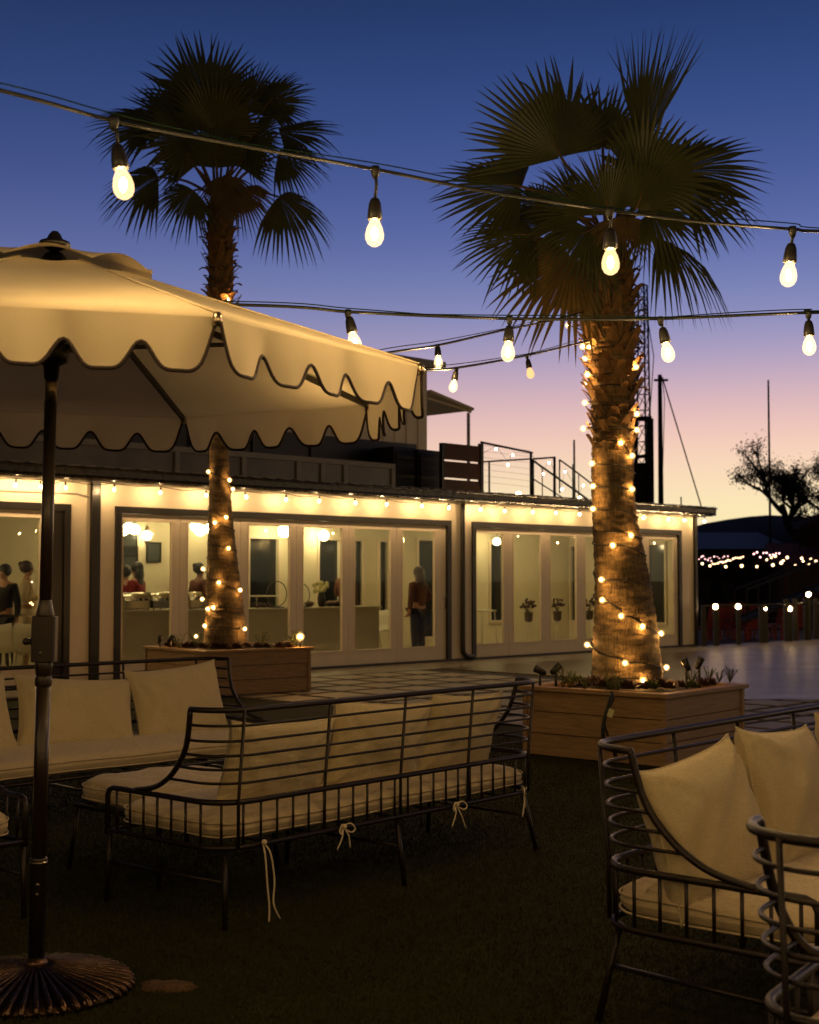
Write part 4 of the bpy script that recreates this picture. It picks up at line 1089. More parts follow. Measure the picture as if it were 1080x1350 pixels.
def make_palm(label, base, Y, cpts, stubs, fronds, scale, seed):
    rs = random.Random(seed)
    t = thing('palm_tree', label, 'palm tree', (base[0], base[1], .50))
    O = Vector((base[0], base[1], .50))
    axis = []
    for px, py, r in cpts:
        q = P(px, py, Y); axis.append((q-O, r))
    axis = [(Vector((axis[0][0].x, 0, 0)), axis[0][1]*1.05)]+axis
    axis.sort(key=lambda a: a[0].z)
    def ctr(z):
        for (p, r), (p2, r2) in zip(axis, axis[1:]):
            if z <= p2.z: 
                f_ = max(0,(z-p.z)/max(1e-6,p2.z-p.z)); return p.x+(p2.x-p.x)*f_, r+(r2-r)*f_
        return axis[-1][0].x, axis[-1][1]
    ztop = axis[-1][0].z
    k = MB(); n_ = 48; rings = 260; vs = []
    for j in range(rings+1):
        z = ztop*j/rings; cx, r = ctr(z); rk = .8*math.sin(z*5)
        cx = sum(ctr(z+dz)[0] for dz in (-.15,-.05,.05,.15))/4; r = sum(ctr(max(0,z+dz))[1] for dz in (-.1,0,.1))/3
        for q in range(n_):
            a = 2*math.pi*q/n_
            rr_ = r*(1-.045*max(0,math.sin(z*34+1.2*math.sin(a*2+z)+rk))**7+.012*math.sin(z*90+3*math.sin(a*3))+.012*math.sin(a*5+z*3))+rs.uniform(-.004,.004)
            vs.append((cx+rr_*math.cos(a), rr_*math.sin(a), z))
    k.add(vs, [(j*n_+q, j*n_+(q+1)%n_, (j+1)*n_+(q+1)%n_, (j+1)*n_+q) for j in range(rings) for q in range(n_)]+[tuple(rings*n_+q for q in range(n_))], 0, True)
    tr = k.build('trunk', M['trunk'], t)
    # dry leaf bases
    k = MB(); z0, z1, cnt = stubs; z0 -= .5; z1 -= .5
    for i in range(cnt):
        z = z0+(z1-z0)*(i/cnt)**.9+rs.uniform(-.02,.02); a = i*2.39996+rs.uniform(-.2,.2)
        cx, r = ctr(z); f_ = (z-z0)/(z1-z0)
        rad = Vector((math.cos(a), math.sin(a), 0)); tan = Vector((-math.sin(a), math.cos(a), 0))
        c0 = Vector((cx, 0, z))+rad*(r*.93); w_ = rs.uniform(.035,.075); L = rs.uniform(.08,.18)*(1.1 if f_ > .25 else .6)
        curl = rs.uniform(-.3,1.0)
        vs = []
        for j, s_ in enumerate((0,.35,.7,1)):
            p = c0+rad*(L*(s_**1.1)*.75)+Vector((0,0,L*(s_*1.1-curl*s_*s_*1.1)))
            ww = w_*(1-.55*s_); th = .016*(1-.5*s_)
            vs += [p-tan*ww, p+rad*th+Vector((0,0,th)), p+tan*ww, p-rad*th*.6]
        fs = []
        for j in range(3):
            for q in range(4): fs.append((j*4+q, j*4+(q+1)%4, (j+1)*4+(q+1)%4, (j+1)*4+q))
        fs.append((12,13,14,15)); k.add(vs, fs, 0, False)
    k.build('leaf_bases', M['stub'], t)
    # fronds
    cx, r = ctr(ztop); top = Vector((cx, 0, ztop))
    for i, fr_ in enumerate(fronds):
        hx, hy, dy, dx, dz, ddy, Rp, nx, ny, nz, dr, gv = fr_[:12]
        h = P(hx, hy, Y)-O; h.y = dy
        d = Vector((dx, ddy, dz)).normalized(); rb = Rp/FP_*Y
        az = Vector((h.x-top.x, h.y, 0)); az = az.normalized() if az.length > .05 else Vector((0,-1,0))
        s0 = Vector((cx, 0, ztop-.05))+az*(r*.5)
        k = fan(h, d, (nx, ny, nz), rb, seed*100+i, n=rs.choice((30,33,36)), droop=dr, grav=gv, spread=fr_[12] if len(fr_) > 12 else rs.uniform(80,100))
        fr = k.build('frond', M['frond_dry'] if dz < -.6 else M['frond'], t)
        mid = (s0+h)/2+Vector((0,0,.10*(h-s0).length)); k = MB(); k.tube(smooth_path([s0, mid, h, h+d*rb*.22], 5), [.022,.022,.021,.020,.019,.018,.017,.016,.015,.014,.013,.012,.011,.009,.006,.004], 6); k.build('stalk', M['petiole'], fr)
    return t, ctr, O
# columns: hastula px, depth offset (m), blade direction (x, z, y), radius px, blade normal, droop, gravity
FR = [
 (738,215,-.15,-.35,.94,-.10,150, .15,-1,.25, .05,.04),
 (800,185,.25, .02,1.0,.15,112, -.1,-1,.2, .05,.03),
 (846,200,.05, .14,1.0,.0,178, -.5,-.85,.0, .02,.0, 24),
 (726,290,.3, -.7,.5,.4,88, 0,-1,.4, .1,.12),
 (720,262,.35, -.5,.7,.4,80, 0,-1,.4, .1,.12),
 (792,300,-.42, -.12,.9,-.5,98, .1,-1,.5, .1,.1),
 (828,292,-.42, .30,.8,-.5,92, .1,-1,.5, .1,.1),
 (760,300,-.35, -.6,.6,-.5,95, .1,-1,.5, .1,.12),
 (898,222,.10, .90,.48,.05,126, -.2,-.8,.6, .10,.08),
 (896,262,-.10, 1.0,.10,-.1,112, .1,-.75,.8, .16,.16),
 (690,240,.15, -1.0,.16,.05,128, .2,-.85,.6, .08,.06),
 (702,312,-.10, -1.0,-.05,-.1,112, .2,-.8,.7, .12,.12),
 (752,348,-.20, -.75,-.65,-.2,120, .1,-1,.35, .10,.22),
 (866,318,-.05, .80,-.25,-.1,112, .1,-.4,1, .22,.50),
 (838,262,-.45, .30,.65,-.6,112, .1,-1,.6, .10,.10),
 (846,298,-.45, .45,-.45,-.6,86, .1,-1,.5, .15,.30),
 (770,320,-.45, -.5,-.3,-.5,95, .1,-1,.5, .15,.25),
 (812,305,-.5, .0,-.7,-.45,60, 0,-1,.4, .1,.25),
]
FL = [
 (276,143,-.1, -.22,1.0,-.05,110, .1,-1,.3, .05,.04),
 (232,160,.1, -.75,.72,.05,88, .2,-1,.4, .08,.06),
 (205,168,-.1, -1.0,.25,-.1,92, .2,-.8,.7, .10,.12),
 (212,238,-.15, -1.0,-.22,-.1,86, .1,-.85,.6, .12,.22),
 (322,145,.05, .35,.95,.05,82, -.3,-1,.2, .06,.04),
 (290,232,-.35, .0,.9,-.45,72, 0,-1,.5, .1,.1),
 (262,228,-.3, -.5,.7,-.45,66, 0,-1,.5, .1,.1),
 (318,228,-.3, .5,.7,-.45,66, 0,-1,.5, .1,.1),
 (352,142,-.1, .75,.70,-.05,72, -.2,-1,.5, .10,.10),
 (368,172,.1, 1.0,.30,.0,88, -.2,-.7,.8, .12,.10),
 (368,212,-.2, 1.0,.02,-.2,72, -.1,-.8,.6, .15,.25),
 (368,262,-.1, .85,-.50,-.1,84, -.1,-.7,.7, .18,.30),
 (262,262,-.4, -.6,-.6,-.4,62, .1,-1,.4, .15,.3),
 (318,262,-.4, .5,-.7,-.4,58, -.1,-1,.4, .15,.3),
 (290,190,-.5, .05,.7,-.6,92, 0,-1,.6, .1,.1),
 (255,200,-.4, -.6,.4,-.5,88, 0,-1,.6, .1,.12),
 (330,200,-.4, .6,.3,-.5,82, 0,-1,.6, .1,.12),
 (290,170,.5, .1,.8,.5,92, 0,-1,.3, .1,.1),
 (300,240,-.3, .1,-.9,-.3,52, 0,-1,.3, .12,.25),
]
CR = [(827,885,.305),(826,862,.30),(823,800,.262),(820,760,.240),(813,700,.205),(808,660,.188),(808,600,.185),(809,560,.185),(808,520,.195),(806,470,.205),(803,420,.225),(800,375,.235),(800,330,.20),(800,300,.12)]
CL = [(297,840,.285),(296,800,.255),(294,750,.212),(291,680,.158),(289,620,.132),(289,560,.13),(290,480,.14),(291,420,.15),(292,380,.165),(291,330,.17),(290,285,.165),(288,255,.10)]
YR, YL = 12.05, 18.35
palmR, ctrR, OR = make_palm('tall fan palm wrapped in fairy lights in the right planter', PR, YR, CR, (2.6,4.3,240), FR, 1, 5)
palmL, ctrL, OL = make_palm('fan palm wrapped in fairy lights rising behind the umbrella in the left planter', (P(290,762,YL).x, YL), YL, CL, (4.2,6.5,190), FL, 1, 6)

# ------------------------------------------------------------------ fairy lights round the trunks
def wrap_lights(label, ctr, O, Y, pix, br):
    t = thing('string_lights', label, 'string lights', O)
    pts = []
    for px, py in pix:
        q = P(px, py, Y)-O; cx, r = ctr(max(0.02,q.z)); dx = q.x-cx
        rr_ = r+.03
        if abs(dx) < rr_: a = -math.acos(max(-1,min(1,dx/rr_)))
        else: a = 0 if dx > 0 else math.pi; rr_ = abs(dx)
        # keep its place in view for the surface point nearer than the axis
        y = rr_*math.sin(a); k_ = (Y+y)/Y; qq = P(px, py, Y+y)-O
        pts.append((qq.z, a % (2*math.pi), rr_, cx, qq))
    pts.sort(key=lambda p: -p[0])
    path = []; prev = None
    for z, a, rr_, cx, qq in pts:
        if prev is None: A = a
        else:
            z0, A0_, r0, c0 = prev; A = a
            while A < A0_+.15: A += 2*math.pi
            if z0-z > .24 and A-A0_ < 4.5: A += 2*math.pi
            n_ = max(4, int((A-A0_)/.25))
            for i in range(1, n_):
                f_ = i/n_; zz_ = z0+(z-z0)*f_; c_, r_ = ctr(max(.02,zz_)); ang = A0_+(A-A0_)*f_
                path.append((c_+(r_+.010)*math.cos(ang), (r_+.010)*math.sin(ang), zz_+.012*math.sin(ang*3)))
        path.append(tuple(qq)); prev = (z, A, rr_, cx)
    k = MB(); k.tube(path, .0065, 5); k.build('cord', M['cord'], t)
    for z, a, rr_, cx, qq in pts:
        k = MB(); rd = Vector((math.cos(a), math.sin(a), 0)); k.tube([qq-rd*.012, qq+rd*.002+Vector((0,0,.0))], .010, 6); k.build('socket', M['socket'], t)
        k = MB(); k.ball(qq+rd*.012, br, 10, 7); bo = k.build('bulb', M['fairy_glass'], t)
        k = MB(); k.ball(qq+rd*.012, .0105, 6, 5); k.build('filament', M['fairy'], bo)
wrap_lights('fairy lights coiled around the right palm trunk', ctrR, OR, YR,
 [(751,429),(770,457),(778,458),(773,473),(776,494),(774,507),(773,531),(771,565),(782,611),(783,641),(783,671),(818,584),(832,601),(832,645),(838,546),(838,567),(837,484),(808,719),(831,706),(794,764),(795,791),(819,812),(846,826),(870,835),(776,850),(824,874),(877,880),(847,897),(847,682)], .029)
wrap_lights('fairy lights coiled around the left palm trunk', ctrL, OL, YL,
 [(284,689),(298,682),(301,723),(269,750),(289,768),(316,778),(268,790),(275,803),(282,801),(271,825),(322,829),(260,839),(302,633),(306,645),(276,622),(300,395)], .033)

# ------------------------------------------------------------------ planter spotlights and plants
def spotlight(label, px, py, Y, yaw, tilt, lit, s=1.0, group=None):
    p = P(px, py, Y); t = thing('spotlight', label, 'spotlight', (p.x, p.y, .55), yaw, group)
    k = MB(); k.tube([(0,0,-.02),(0,0,p.z-.55)], .012, 6); k.build('stake', M['black'], t)
    ax = Matrix.Rotation(tilt, 3, 'Y'); c = Vector((0,0,p.z-.55))
    k = MB(); k.lathe([(.014,-.06),(.026,-.045),(.030,.0),(.034,.05),(.031,.052),(.027,.045),(.027,.04)], c, 14, axis=ax); k.build('housing', M['black'], t)
    k = MB(); k.lathe([(.001,.036),(.026,.036),(.026,.042),(.001,.044)], c, 14, axis=ax); k.build('lens', M['uplight'] if lit else M['night_pane'], t)
spotlight('black unlit spotlight at the left corner of the right planter', 712, 884, 11.75, math.pi, R(65), False)
spotlight('black spotlight glowing at the left side of the right planter', 733, 882, 11.65, 0.2, R(50), True)
spotlight('black spotlight in the right planter, near the right end, tilted left', 905, 876, 11.9, math.pi*.9, R(25), True)
spotlight('black spotlight in the right planter, rightmost, tilted right', 922, 874, 12.0, 0, R(25), False)
spotlight('black spotlight at the left end of the left planter', 211, 843, 18.2, 0, R(10), False)
spotlight('black spotlight in the left planter leaning beside the green sprig', 225, 842, 18.0, .4, R(40), False)
def sprig(label, p, h, m, seed, n=9, group=None, name='sprig_plant'):
    rs = random.Random(seed); k = MB()
    for i in range(n):
        a = rs.uniform(0,6.28); l = rs.uniform(.03,.09)*h/.15; top = Vector((math.cos(a)*l, math.sin(a)*l, h*rs.uniform(.6,1)))
        k.tube([(0,0,0), top*.5+Vector((0,0,h*.05)), top], .003, 4)
        for j in range(9):
            f_ = .25+.75*j/8; c = top*f_; b = rs.uniform(0,6.28); L = .022*h/.15*rs.uniform(.7,1.2)
            d = Vector((math.cos(b), math.sin(b), .7)).normalized(); s_ = d.cross(Vector((0,0,1))).normalized()*L*.28
            k.add([c, c+d*L*.5+s_, c+d*L, c+d*L*.5-s_], [(0,1,2,3)], 0, False)
    o = k.build(name, m, loc=p); tag(o, label, 'plant', group)
def rosette(label, p, r, m, seed, group=None):
    rs = random.Random(seed); k = MB()
    for i in range(26):
        a = i*2.4; e = R(18+60*(i/26)); L = r*(1-.45*i/26)*rs.uniform(.85,1.1)
        d = Vector((math.cos(a)*math.cos(e), math.sin(a)*math.cos(e), math.sin(e))); s_ = Vector((-math.sin(a), math.cos(a), 0))*L*.3
        up_ = Vector((0,0,.012))
        k.add([Vector((0,0,.01)), d*L*.55+s_, d*L+Vector((0,0,.01)), d*L*.55-s_, d*L*.5+up_*-1], [(0,1,2,3),(0,3,4),(0,4,1),(4,3,2),(4,2,1)], 0, False)
    o = k.build('leafy_plant', m, loc=p); tag(o, label, 'plant', group)
rs = random.Random(12)
def in_planter(px, py, Y): p = P(px, py, Y); p.z = .575; return p
for i, (px, Y, h) in enumerate(((742,11.5,.20),(752,11.45,.15),(806,11.25,.16),(815,11.2,.13),(912,12.0,.15),(935,12.2,.14),(948,12.1,.12),(962,12.15,.16),(772,11.35,.12))):
    sprig(['tall yellow-green sprig beside the glowing spotlight in the right planter','short green sprig right of the tall sprig in the right planter','grassy sprig in front of the right palm trunk, left one','grassy sprig in front of the right palm trunk, right one','green sprig between the two spotlights of the right planter','fine dry sprig in the right planter, right of the spotlights','small fine sprig near the right end of the right planter','wispy sprig at the right corner of the right planter','low green sprig left of the right palm trunk'][i], in_planter(px,880,Y), h, M['leafgreen'], i, group='sprigs in the right planter')
for i in range(15):
    px = 760+i*12.5+rs.uniform(-4,4)
    Y = 11.15+abs(px-850)*.006+rs.uniform(0,.25)
    rosette('dark leafy plant growing low in the right planter', in_planter(px,890,Y), rs.uniform(.09,.15), M['leafdark'] if i%4 else M['leafgreen'], i, 'dark plants in the right planter')
for i in range(12):
    px = 228+i*14+rs.uniform(-4,4); Y = 17.75+rs.uniform(0,.3)+abs(px-295)*.003
    rosette('dark leafy plant growing low in the left planter', in_planter(px,845,Y), rs.uniform(.11,.17), M['leafdark'], 40+i, 'dark plants in the left planter')
for i, (px, Y) in enumerate(((236,17.95),(258,18.0),(385,18.2),(392,18.3),(345,18.1))):
    sprig(['green sprig at the left end of the left planter','green sprig between spotlight and trunk in the left planter','bright green sprig left of the globe lamp in the left planter','green sprig behind the globe lamp in the left planter','low sprig right of the left palm trunk'][i], in_planter(px,840,Y), .22, M['leafgreen'], 60+i, group='sprigs in the left planter')
p = in_planter(396,839,18.1); t_ = thing('garden_lamp', 'bright globe lamp among the plants at the right end of the left planter', 'lamp', p)
k = MB(); k.tube([(0,0,0),(0,0,.10)], .012, 8); k.build('stake', M['black'], t_)
k = MB(); k.ball((0,0,.15), .055, 12, 8); go_ = k.build('globe', M['fairy_glass'], t_); k = MB(); k.ball((0,0,.15), .022, 8, 6); k.build('filament', M['fairy'], go_)
# cable and bib hanging over the front of the right planter
pc = P(803,915,10.95)
t_ = thing('hanging_cable', 'black looped cable with a small tag hanging down the front of the right planter', 'cable', (pc.x,pc.y,0))
q = lambda px, py, dy=0: P(px,py,10.95-dy)-Vector((pc.x,pc.y,0))
k = MB(); k.tube(smooth_path([q(806,912),q(807,922,.03),q(799,940,.05),q(795,962,.05),q(797,975,.04),q(808,985,.05),q(812,1000,.03)],5), .016, 8); k.tube(smooth_path([q(806,915,.03),q(800,935,.07),q(797,955,.07),q(802,970,.06)],5), .010, 6); k.build('cord', M['cord'], t_)
k = MB(); k.obox(q(805,940,.06), (.012,0,.03),(0,.004,0),(.02,0,-.01)); k.build('tag', M['flower'], t_)
# ------------------------------------------------------------------ overhead festoon strings
def cable(label, pts, r=.0075, guide=True, goff=.022):
    t = thing('festoon_cable', label, 'cable', pts[0]); o = Vector(pts[0])
    pth = smooth_path([Vector(p)-o for p in pts], 8)
    k = MB(); k.tube(pth, r, 6); k.build('cord', M['cord'], t)
    if guide:
        k = MB(); k.tube([p+Vector((0,.0,goff*(.35+.65*abs(math.sin(i*.13))))) for i, p in enumerate(pth)], r*.38, 5); k.build('guide_wire', M['greenwire'], t)
    return t
def festoon(label, top, c, lit=True, group=None, s=1.0, strong=False):
    """bulb hanging from the cable point top; c = centre of the glass"""
    top, c = Vector(top), Vector(c); t = thing('hanging_bulb', label, 'light bulb', top, 0, group)
    d = (c-top); L = d.length; d.normalize(); c = c-top
    sk0 = c-d*(.105*s); sk1 = c-d*(.036*s)
    k = MB(); k.tube([(0,0,.004), sk0*.5+Vector((.004,.003,0)), sk0], .0055*s, 6); k.lathe([(.013,.012),(.016,0),(.012,-.02),(.006,-.03)], (0,0,0), 8); k.build('drop_cord', M['cord'], t)
    ax = d.to_track_quat('-Z', 'Y').to_matrix()
    k = MB(); k.lathe([(.008,.004),(.014,0),(.020,-.016),(.0235,-.045),(.0245,-.064),(.020,-.069)], sk0, 14, axis=ax); k.build('socket', M['socket'], t)
    k = MB(); k.lathe([(.014,.036),(.017,.030),(.0255,.012),(.0305,-.010),(.0295,-.026),(.022,-.041),(.010,-.049),(.001,-.051)], c, 16, axis=ax); gb = k.build('glass_bulb', M['bulb_glass'] if lit else M['bulb_dim'], t)
    if lit: k = MB(); k.ball(c+d*.008, .0115, 8, 6, sq=(.9,.9,1.9)); k.build('filament', M['bulb_fill'] if strong else M['bulb'], gb)
    return t
c1 = [P(-420,20,3.3), P(0,119,3.62), P(150,159,3.8), P(320,192,4.1), P(494,223,4.35), P(640,252,4.45), P(804,277,4.55), P(930,293,4.7), P(1045,302,4.85), P(1120,306,4.95), P(1600,318,5.6)]  # photograph's nearest line
cable('nearest black festoon cable with a green guide wire, sloping across both palms', c1, .0058)
festoon('hanging bulb nearest the camera, in front of the left palm', P(150,159,3.8), P(162,240,3.8))
festoon('hanging bulb on the nearest cable, in open blue sky between the palms', P(495,224,4.35), P(494,305,4.35))
festoon('hanging bulb on the nearest cable, in front of the right palm crown', P(804,278,4.55), P(805,343,4.55))
festoon('hanging bulb on the nearest cable, rightmost, by the right picture edge', P(1045,303,4.85), P(1040,360,4.85))
c2 = [P(-200,395,5.6), P(320,402,5.75), P(460,411,5.8), P(560,416,5.85), P(672,420,5.9), P(780,421,5.95), P(872,420,6.0), P(970,416,6.05), P(1066,412,6.1), P(1110,411,6.15), P(1600,395,6.6)]
cable('second black festoon cable running level behind the umbrella and past the right trunk', c2, .0068, goff=.016)
festoon('hanging bulb half hidden behind the umbrella canopy', P(459,412,5.8), P(467,450,5.8))
festoon('hanging bulb on the level cable, left of the right palm trunk', P(672,420,5.9), P(670,462,5.9))
festoon('hanging bulb on the level cable, just right of the right palm trunk', P(871,421,6.0), P(880,463,6.0))
festoon('hanging bulb on the level cable at the right picture edge', P(1066,413,6.1), P(1067,454,6.1))
c3 = [P(300,505,7.3), P(500,467,8.6), P(578,455,9.4), P(665,435,10.6), P(720,424,11.6), P(775,410,11.82)]
cable('upper thin far cable from the umbrella to the right palm trunk', c3, .0085, goff=.03)
festoon('small far hanging bulb on the upper far cable above the cabin', P(577,456,9.4), P(578,476,9.4))
c4 = [P(300,522,7.3), P(540,490,8.9), P(602,485,9.6), P(697,468,10.8), P(760,453,11.7), P(780,450,11.84)]
cable('lower thin far cable from the umbrella to the right palm trunk', c4, .0085, goff=.03)
festoon('small far hanging bulb on the lower far cable right of the cabin', P(602,486,9.6), P(598,508,9.6))
festoon('small unlit hanging bulb on the lower far cable, near the right palm', P(695,469,10.8), P(699,491,10.8), lit=False)
# unseen strings added over and behind the camera to light cushions and canopy
for j, (y0, y1, z) in enumerate(((2.0, 2.5, 2.86), (-.3, .2, 2.86), (-2.6, -2.0, 2.86))):
    pts = [Vector((-6.6+13.2*i/12, y0+(y1-y0)*i/12, z+(.03 if i%2 else -.0))) for i in range(13)]
    cable(['added unseen festoon cable just above the camera','added unseen festoon cable a little behind the camera','added unseen festoon cable farthest behind the camera'][j], pts, .0075)
    for i in range(0, 13, 2):
        p = pts[i]; festoon('added unseen hanging bulb lighting the seating from the camera side', p, p+Vector((.004,.003,-.19)), strong=True, group='added fill bulbs behind the camera')

# strings over the deck to the right of the picture (they mirror in the glass doors)
for j, (x0, x1) in enumerate(((8.4,12.6),(11.4,16.4),(15.0,21.5))):
    pts = [Vector((x0+(x1-x0)*i/12, 12+20*i/12, 2.82+.006*i+(.05 if i%2 else -.03))) for i in range(13)]
    cable(['festoon cable over the deck, outside the picture, nearest','festoon cable over the deck, outside the picture, middle','festoon cable over the deck, outside the picture, farthest'][j], pts, .008, guide=False)
    for i in range(13):
        p = pts[i]; festoon('hanging bulb over the deck to the right, outside the picture', p, p+Vector((.01,.003,-.2)), group='bulbs over the deck outside the picture')

# ------------------------------------------------------------------ background
def ridge(name, pts, Y, depth, m, base=-.9):
    k = MB(); vs = []; n_ = len(pts)
    for j, (f_, dd) in enumerate(((0,-depth*.5),(.6,-depth*.22),(1,0),(.5,depth*.5),(0,depth))):
        for px, py in pts:
            q = P(px, py, Y); h = q.z-base; vs.append((q.x+rnd.uniform(-1,1), Y+dd, base+h*f_))
    k.add(vs, [(j*n_+i, j*n_+i+1, (j+1)*n_+i+1, (j+1)*n_+i) for j in range(4) for i in range(n_-1)], 0, True)
    tag(k.build(name, m), kind='structure')
pts = []
for i in range(70):
    px = -1500+i*60; base_y = 705 if px < 700 else 690-12*math.exp(-((px-1050)/110)**2)
    pts.append((px, base_y+2.5*math.sin(i*1.3)+1.5*math.sin(i*2.9)))
pts2 = [(900,698),(930,690),(960,685),(985,681),(1010,679),(1040,680),(1080,683),(1140,680),(1220,684),(1300,690)]
allp = [p for p in pts if p[0] < 880]+pts2+[p for p in pts if p[0] > 1330]
ridge('hill', allp, 420, 160, M['hill'])
# boathouse style buildings
def shed(label, px0, px1, pyroof, pyeave, Y, depth, wm, rm, name='boathouse', cat='building', gable=.5):
    a = P(px0, pyeave, Y); b = P(px1, pyeave, Y); r = P((px0+px1)/2, pyroof, Y+depth/2)
    t = thing(name, label, cat, (a.x, Y, -.9)); L = b.x-a.x; he = a.z+.9; hr = max(r.z+.9, he+.3)
    k = MB(); k.box(0, L, 0, depth, 0, he-.02); k.build('wall', wm, t)
    k = MB(); vs = [(-.4,-.5,he),(L+.4,-.5,he),(L+.4,depth+.5,he),(-.4,depth+.5,he),(L*.08,depth/2,hr),(L*(1-.08 if gable else 1),depth/2,hr)]
    k.add(vs, [(0,1,5,4),(1,2,5),(2,3,4,5),(3,0,4),(3,2,1,0)]); k.build('roof', rm, t)
    return t, L, he
t_, L_, he_ = shed('low dark boathouse with a slate blue hipped roof under the pink lights', 905, 1036, 702, 724, 62, 7, M['hill'], M['navy_roof'])
for i in range(4):
    k = MB(); k.box(L_*(.12+.24*i), L_*(.12+.24*i)+.5, -.04, -.001, .9, 2.2); k.build('window', M['night_pane'], t_)
t2, L2, he2 = shed('dull red roofed open boathouse at the right picture edge', 1034, 1180, 716, 742, 58, 8, M['brown_wood'], M['red_canopy'])
for i in range(5):
    k = MB(); k.box(.3+i*L2/5, .42+i*L2/5, -1.4, -1.28, 0, he2); k.build('post', M['brown_wood'], t2)
# railings, red chairs and deck posts on the far dock
dockY = 37
g = MB(); g.box(P(900,0,dockY).x, 40, dockY, dockY+16, -.62, -.5); tag(g.build('dock', M['brown_wood']), kind='structure')
for i, px in enumerate((933,951,968,985,1003,1021,1036,1052)):
    p = P(px, 790, 44+ (i%3)*1.5)
    t_ = thing('dock_chair', 'dim red slatted chair on the far dock', 'chair', (p.x, p.y, -.5), rnd.uniform(-.6,.6)+math.pi, 'red chairs on the far dock')
    k = MB(); k.box(-.3,.3,-.3,.3,.38,.43); k.build('seat', M['dark_red'], t_)
    k = MB()
    for j in range(5): k.obox((-.24+.12*j,.38,.78), (.05,0,0), (0,.012,.0), (0,.10,.38))
    k.build('backrest', M['dark_red'], t_)
    for sx in (-1,1):
        for sy in (-1,1): k = MB(); k.box(sx*.27-.03, sx*.27+.03, sy*.27-.03, sy*.27+.03, 0, .379); k.build('leg', M['dark_red'], t_)
# lit bollard posts along the terrace edge
for i, (px, py) in enumerate(((944,800),(974,800),(1010,803),(1042,803),(1067,784),(1096,792),(1130,790))):
    d_ = ray(px, 850); pl = bld(15.3, .35); t0 = 0
    # stand them on a line just beyond the facade line
    nn = NV; tt = ((A0+NV*-.25).dot(nn))/(Vector((d_.x,d_.y,0)).dot(nn)); X_, Y_ = d_.x*tt, d_.y*tt
    zt_ = P(px, py, Y_).z
    t_ = thing('post_lamp', ['leftmost lit post at the terrace edge, next to the pavilion corner','second lit post from the pavilion corner','third, faintest lit post from the pavilion corner','fourth lit post from the pavilion corner','raised lit post beside the gangway railing','lit post outside the picture on the right','last lit post outside the picture on the right'][i], 'post lamp', (X_, Y_, .005), 0)
    k = MB(); k.box(-.045,.045,-.045,.045,0,zt_-.06); k.build('post', M['dark_trim'], t_)
    k = MB(); k.ball((0,0,zt_), .06 if i != 2 else .035, 10, 8); k.build('globe', M['postlamp'], t_)
# terrace edge railing + gangway
def edge_pt(px, z):
    d_ = ray(px, 850); tt = ((A0+NV*-.18).dot(NV))/(Vector((d_.x,d_.y,0)).dot(NV)); return Vector((d_.x*tt, d_.y*tt, z))
t_ = thing('edge_railing', 'dark cable railing along the terrace edge beyond the pavilion', 'railing', (0,0,0))
k = MB(); k.tube([edge_pt(928,.88), edge_pt(1180,.88)], .03, 6)
for z in (.2,.38,.55,.72): k.tube([edge_pt(928,z), edge_pt(1180,z)], .008, 4)
k.build('rail', M['dark_trim'], t_)
for px in (928,945,1004,1037,1049,1063,1076,1110,1150): k = MB(); a = edge_pt(px,.005); k.box(a.x-.05,a.x+.05,a.y-.05,a.y+.05,.005,1.0 if px > 1030 else .9); k.build('post', M['dark_trim'], t_)
t_ = thing('gangway', 'dark sloping gangway with handrails at the right picture edge', 'gangway', P(1000,812,40))
o = t_.location.copy()
k = MB(); a = P(985,818,40)-o; b = P(1100,770,44)-o
for dy in (0,1.4):
    k.bar(a+Vector((0,dy,0)), b+Vector((0,dy,0)), .08, .1); k.bar(a+Vector((0,dy,.9)), b+Vector((0,dy,.9)), .06)
    for i in range(9): q_ = a.lerp(b, i/8)+Vector((0,dy,0)); k.bar(q_, q_+Vector((0,0,.9)), .04)
k.build('handrail', M['bark'], t_)
k = MB(); k.add([a, b, b+Vector((0,1.4,0)), a+Vector((0,1.4,0)), a-Vector((0,0,.06)), b-Vector((0,0,.06)), b+Vector((0,1.4,-.06)), a+Vector((0,1.4,-.06))], [(0,1,2,3),(7,6,5,4),(0,4,5,1),(3,2,6,7),(0,3,7,4),(1,5,6,2)]); k.build('walkway', M['bark'], t_)
# far light strings
rs = random.Random(44)
def far_string(label, pix, Y, m, r, jit=0):
    o = P(*pix[0], Y); t = thing('string_lights', label, 'string lights', o)
    k = MB(); k.tube([P(x,y-1.5,Y)-o for x, y in pix], .02, 4); k.build('cord', M['cord'], t)
    for x, y in pix: k = MB(); k.ball(P(x,y,Y+rs.uniform(-jit,jit))-o, r*rs.uniform(.8,1.2), 8, 6); k.build('bulb', m, t)
far_string('dense cluster of pinkish white lights under the slate roof, nearest the pavilion', [(922+i*2.1+rs.uniform(-1,1), 737+rs.uniform(-4,4)) for i in range(20)], 55, M['farpink'], .022)
far_string('sloping row of white lights under the slate roof', [(940+i*3.3, 744-i*.85+rs.uniform(-1,1)) for i in range(13)], 54, M['far'], .034)
far_string('red and pink lights at the join of the two far roofs', [(994+i*4.2, 731+rs.uniform(-4,4)) for i in range(9)], 55, M['farpink'], .034)
far_string('even row of white bulbs along the far dock', [(926,743),(936,746),(957,747),(978,746),(998,747),(1019,745),(1030,742),(1049,746),(1067,745),(1090,744)], 50, M['far'], .055)
far_string('row of white bulbs under the red boathouse eave', [(1011,738),(1017,735),(1022,733),(1033,739),(1038,735),(1057,736),(1059,740),(1069,737),(1076,740),(1088,738)], 53, M['far'], .048)
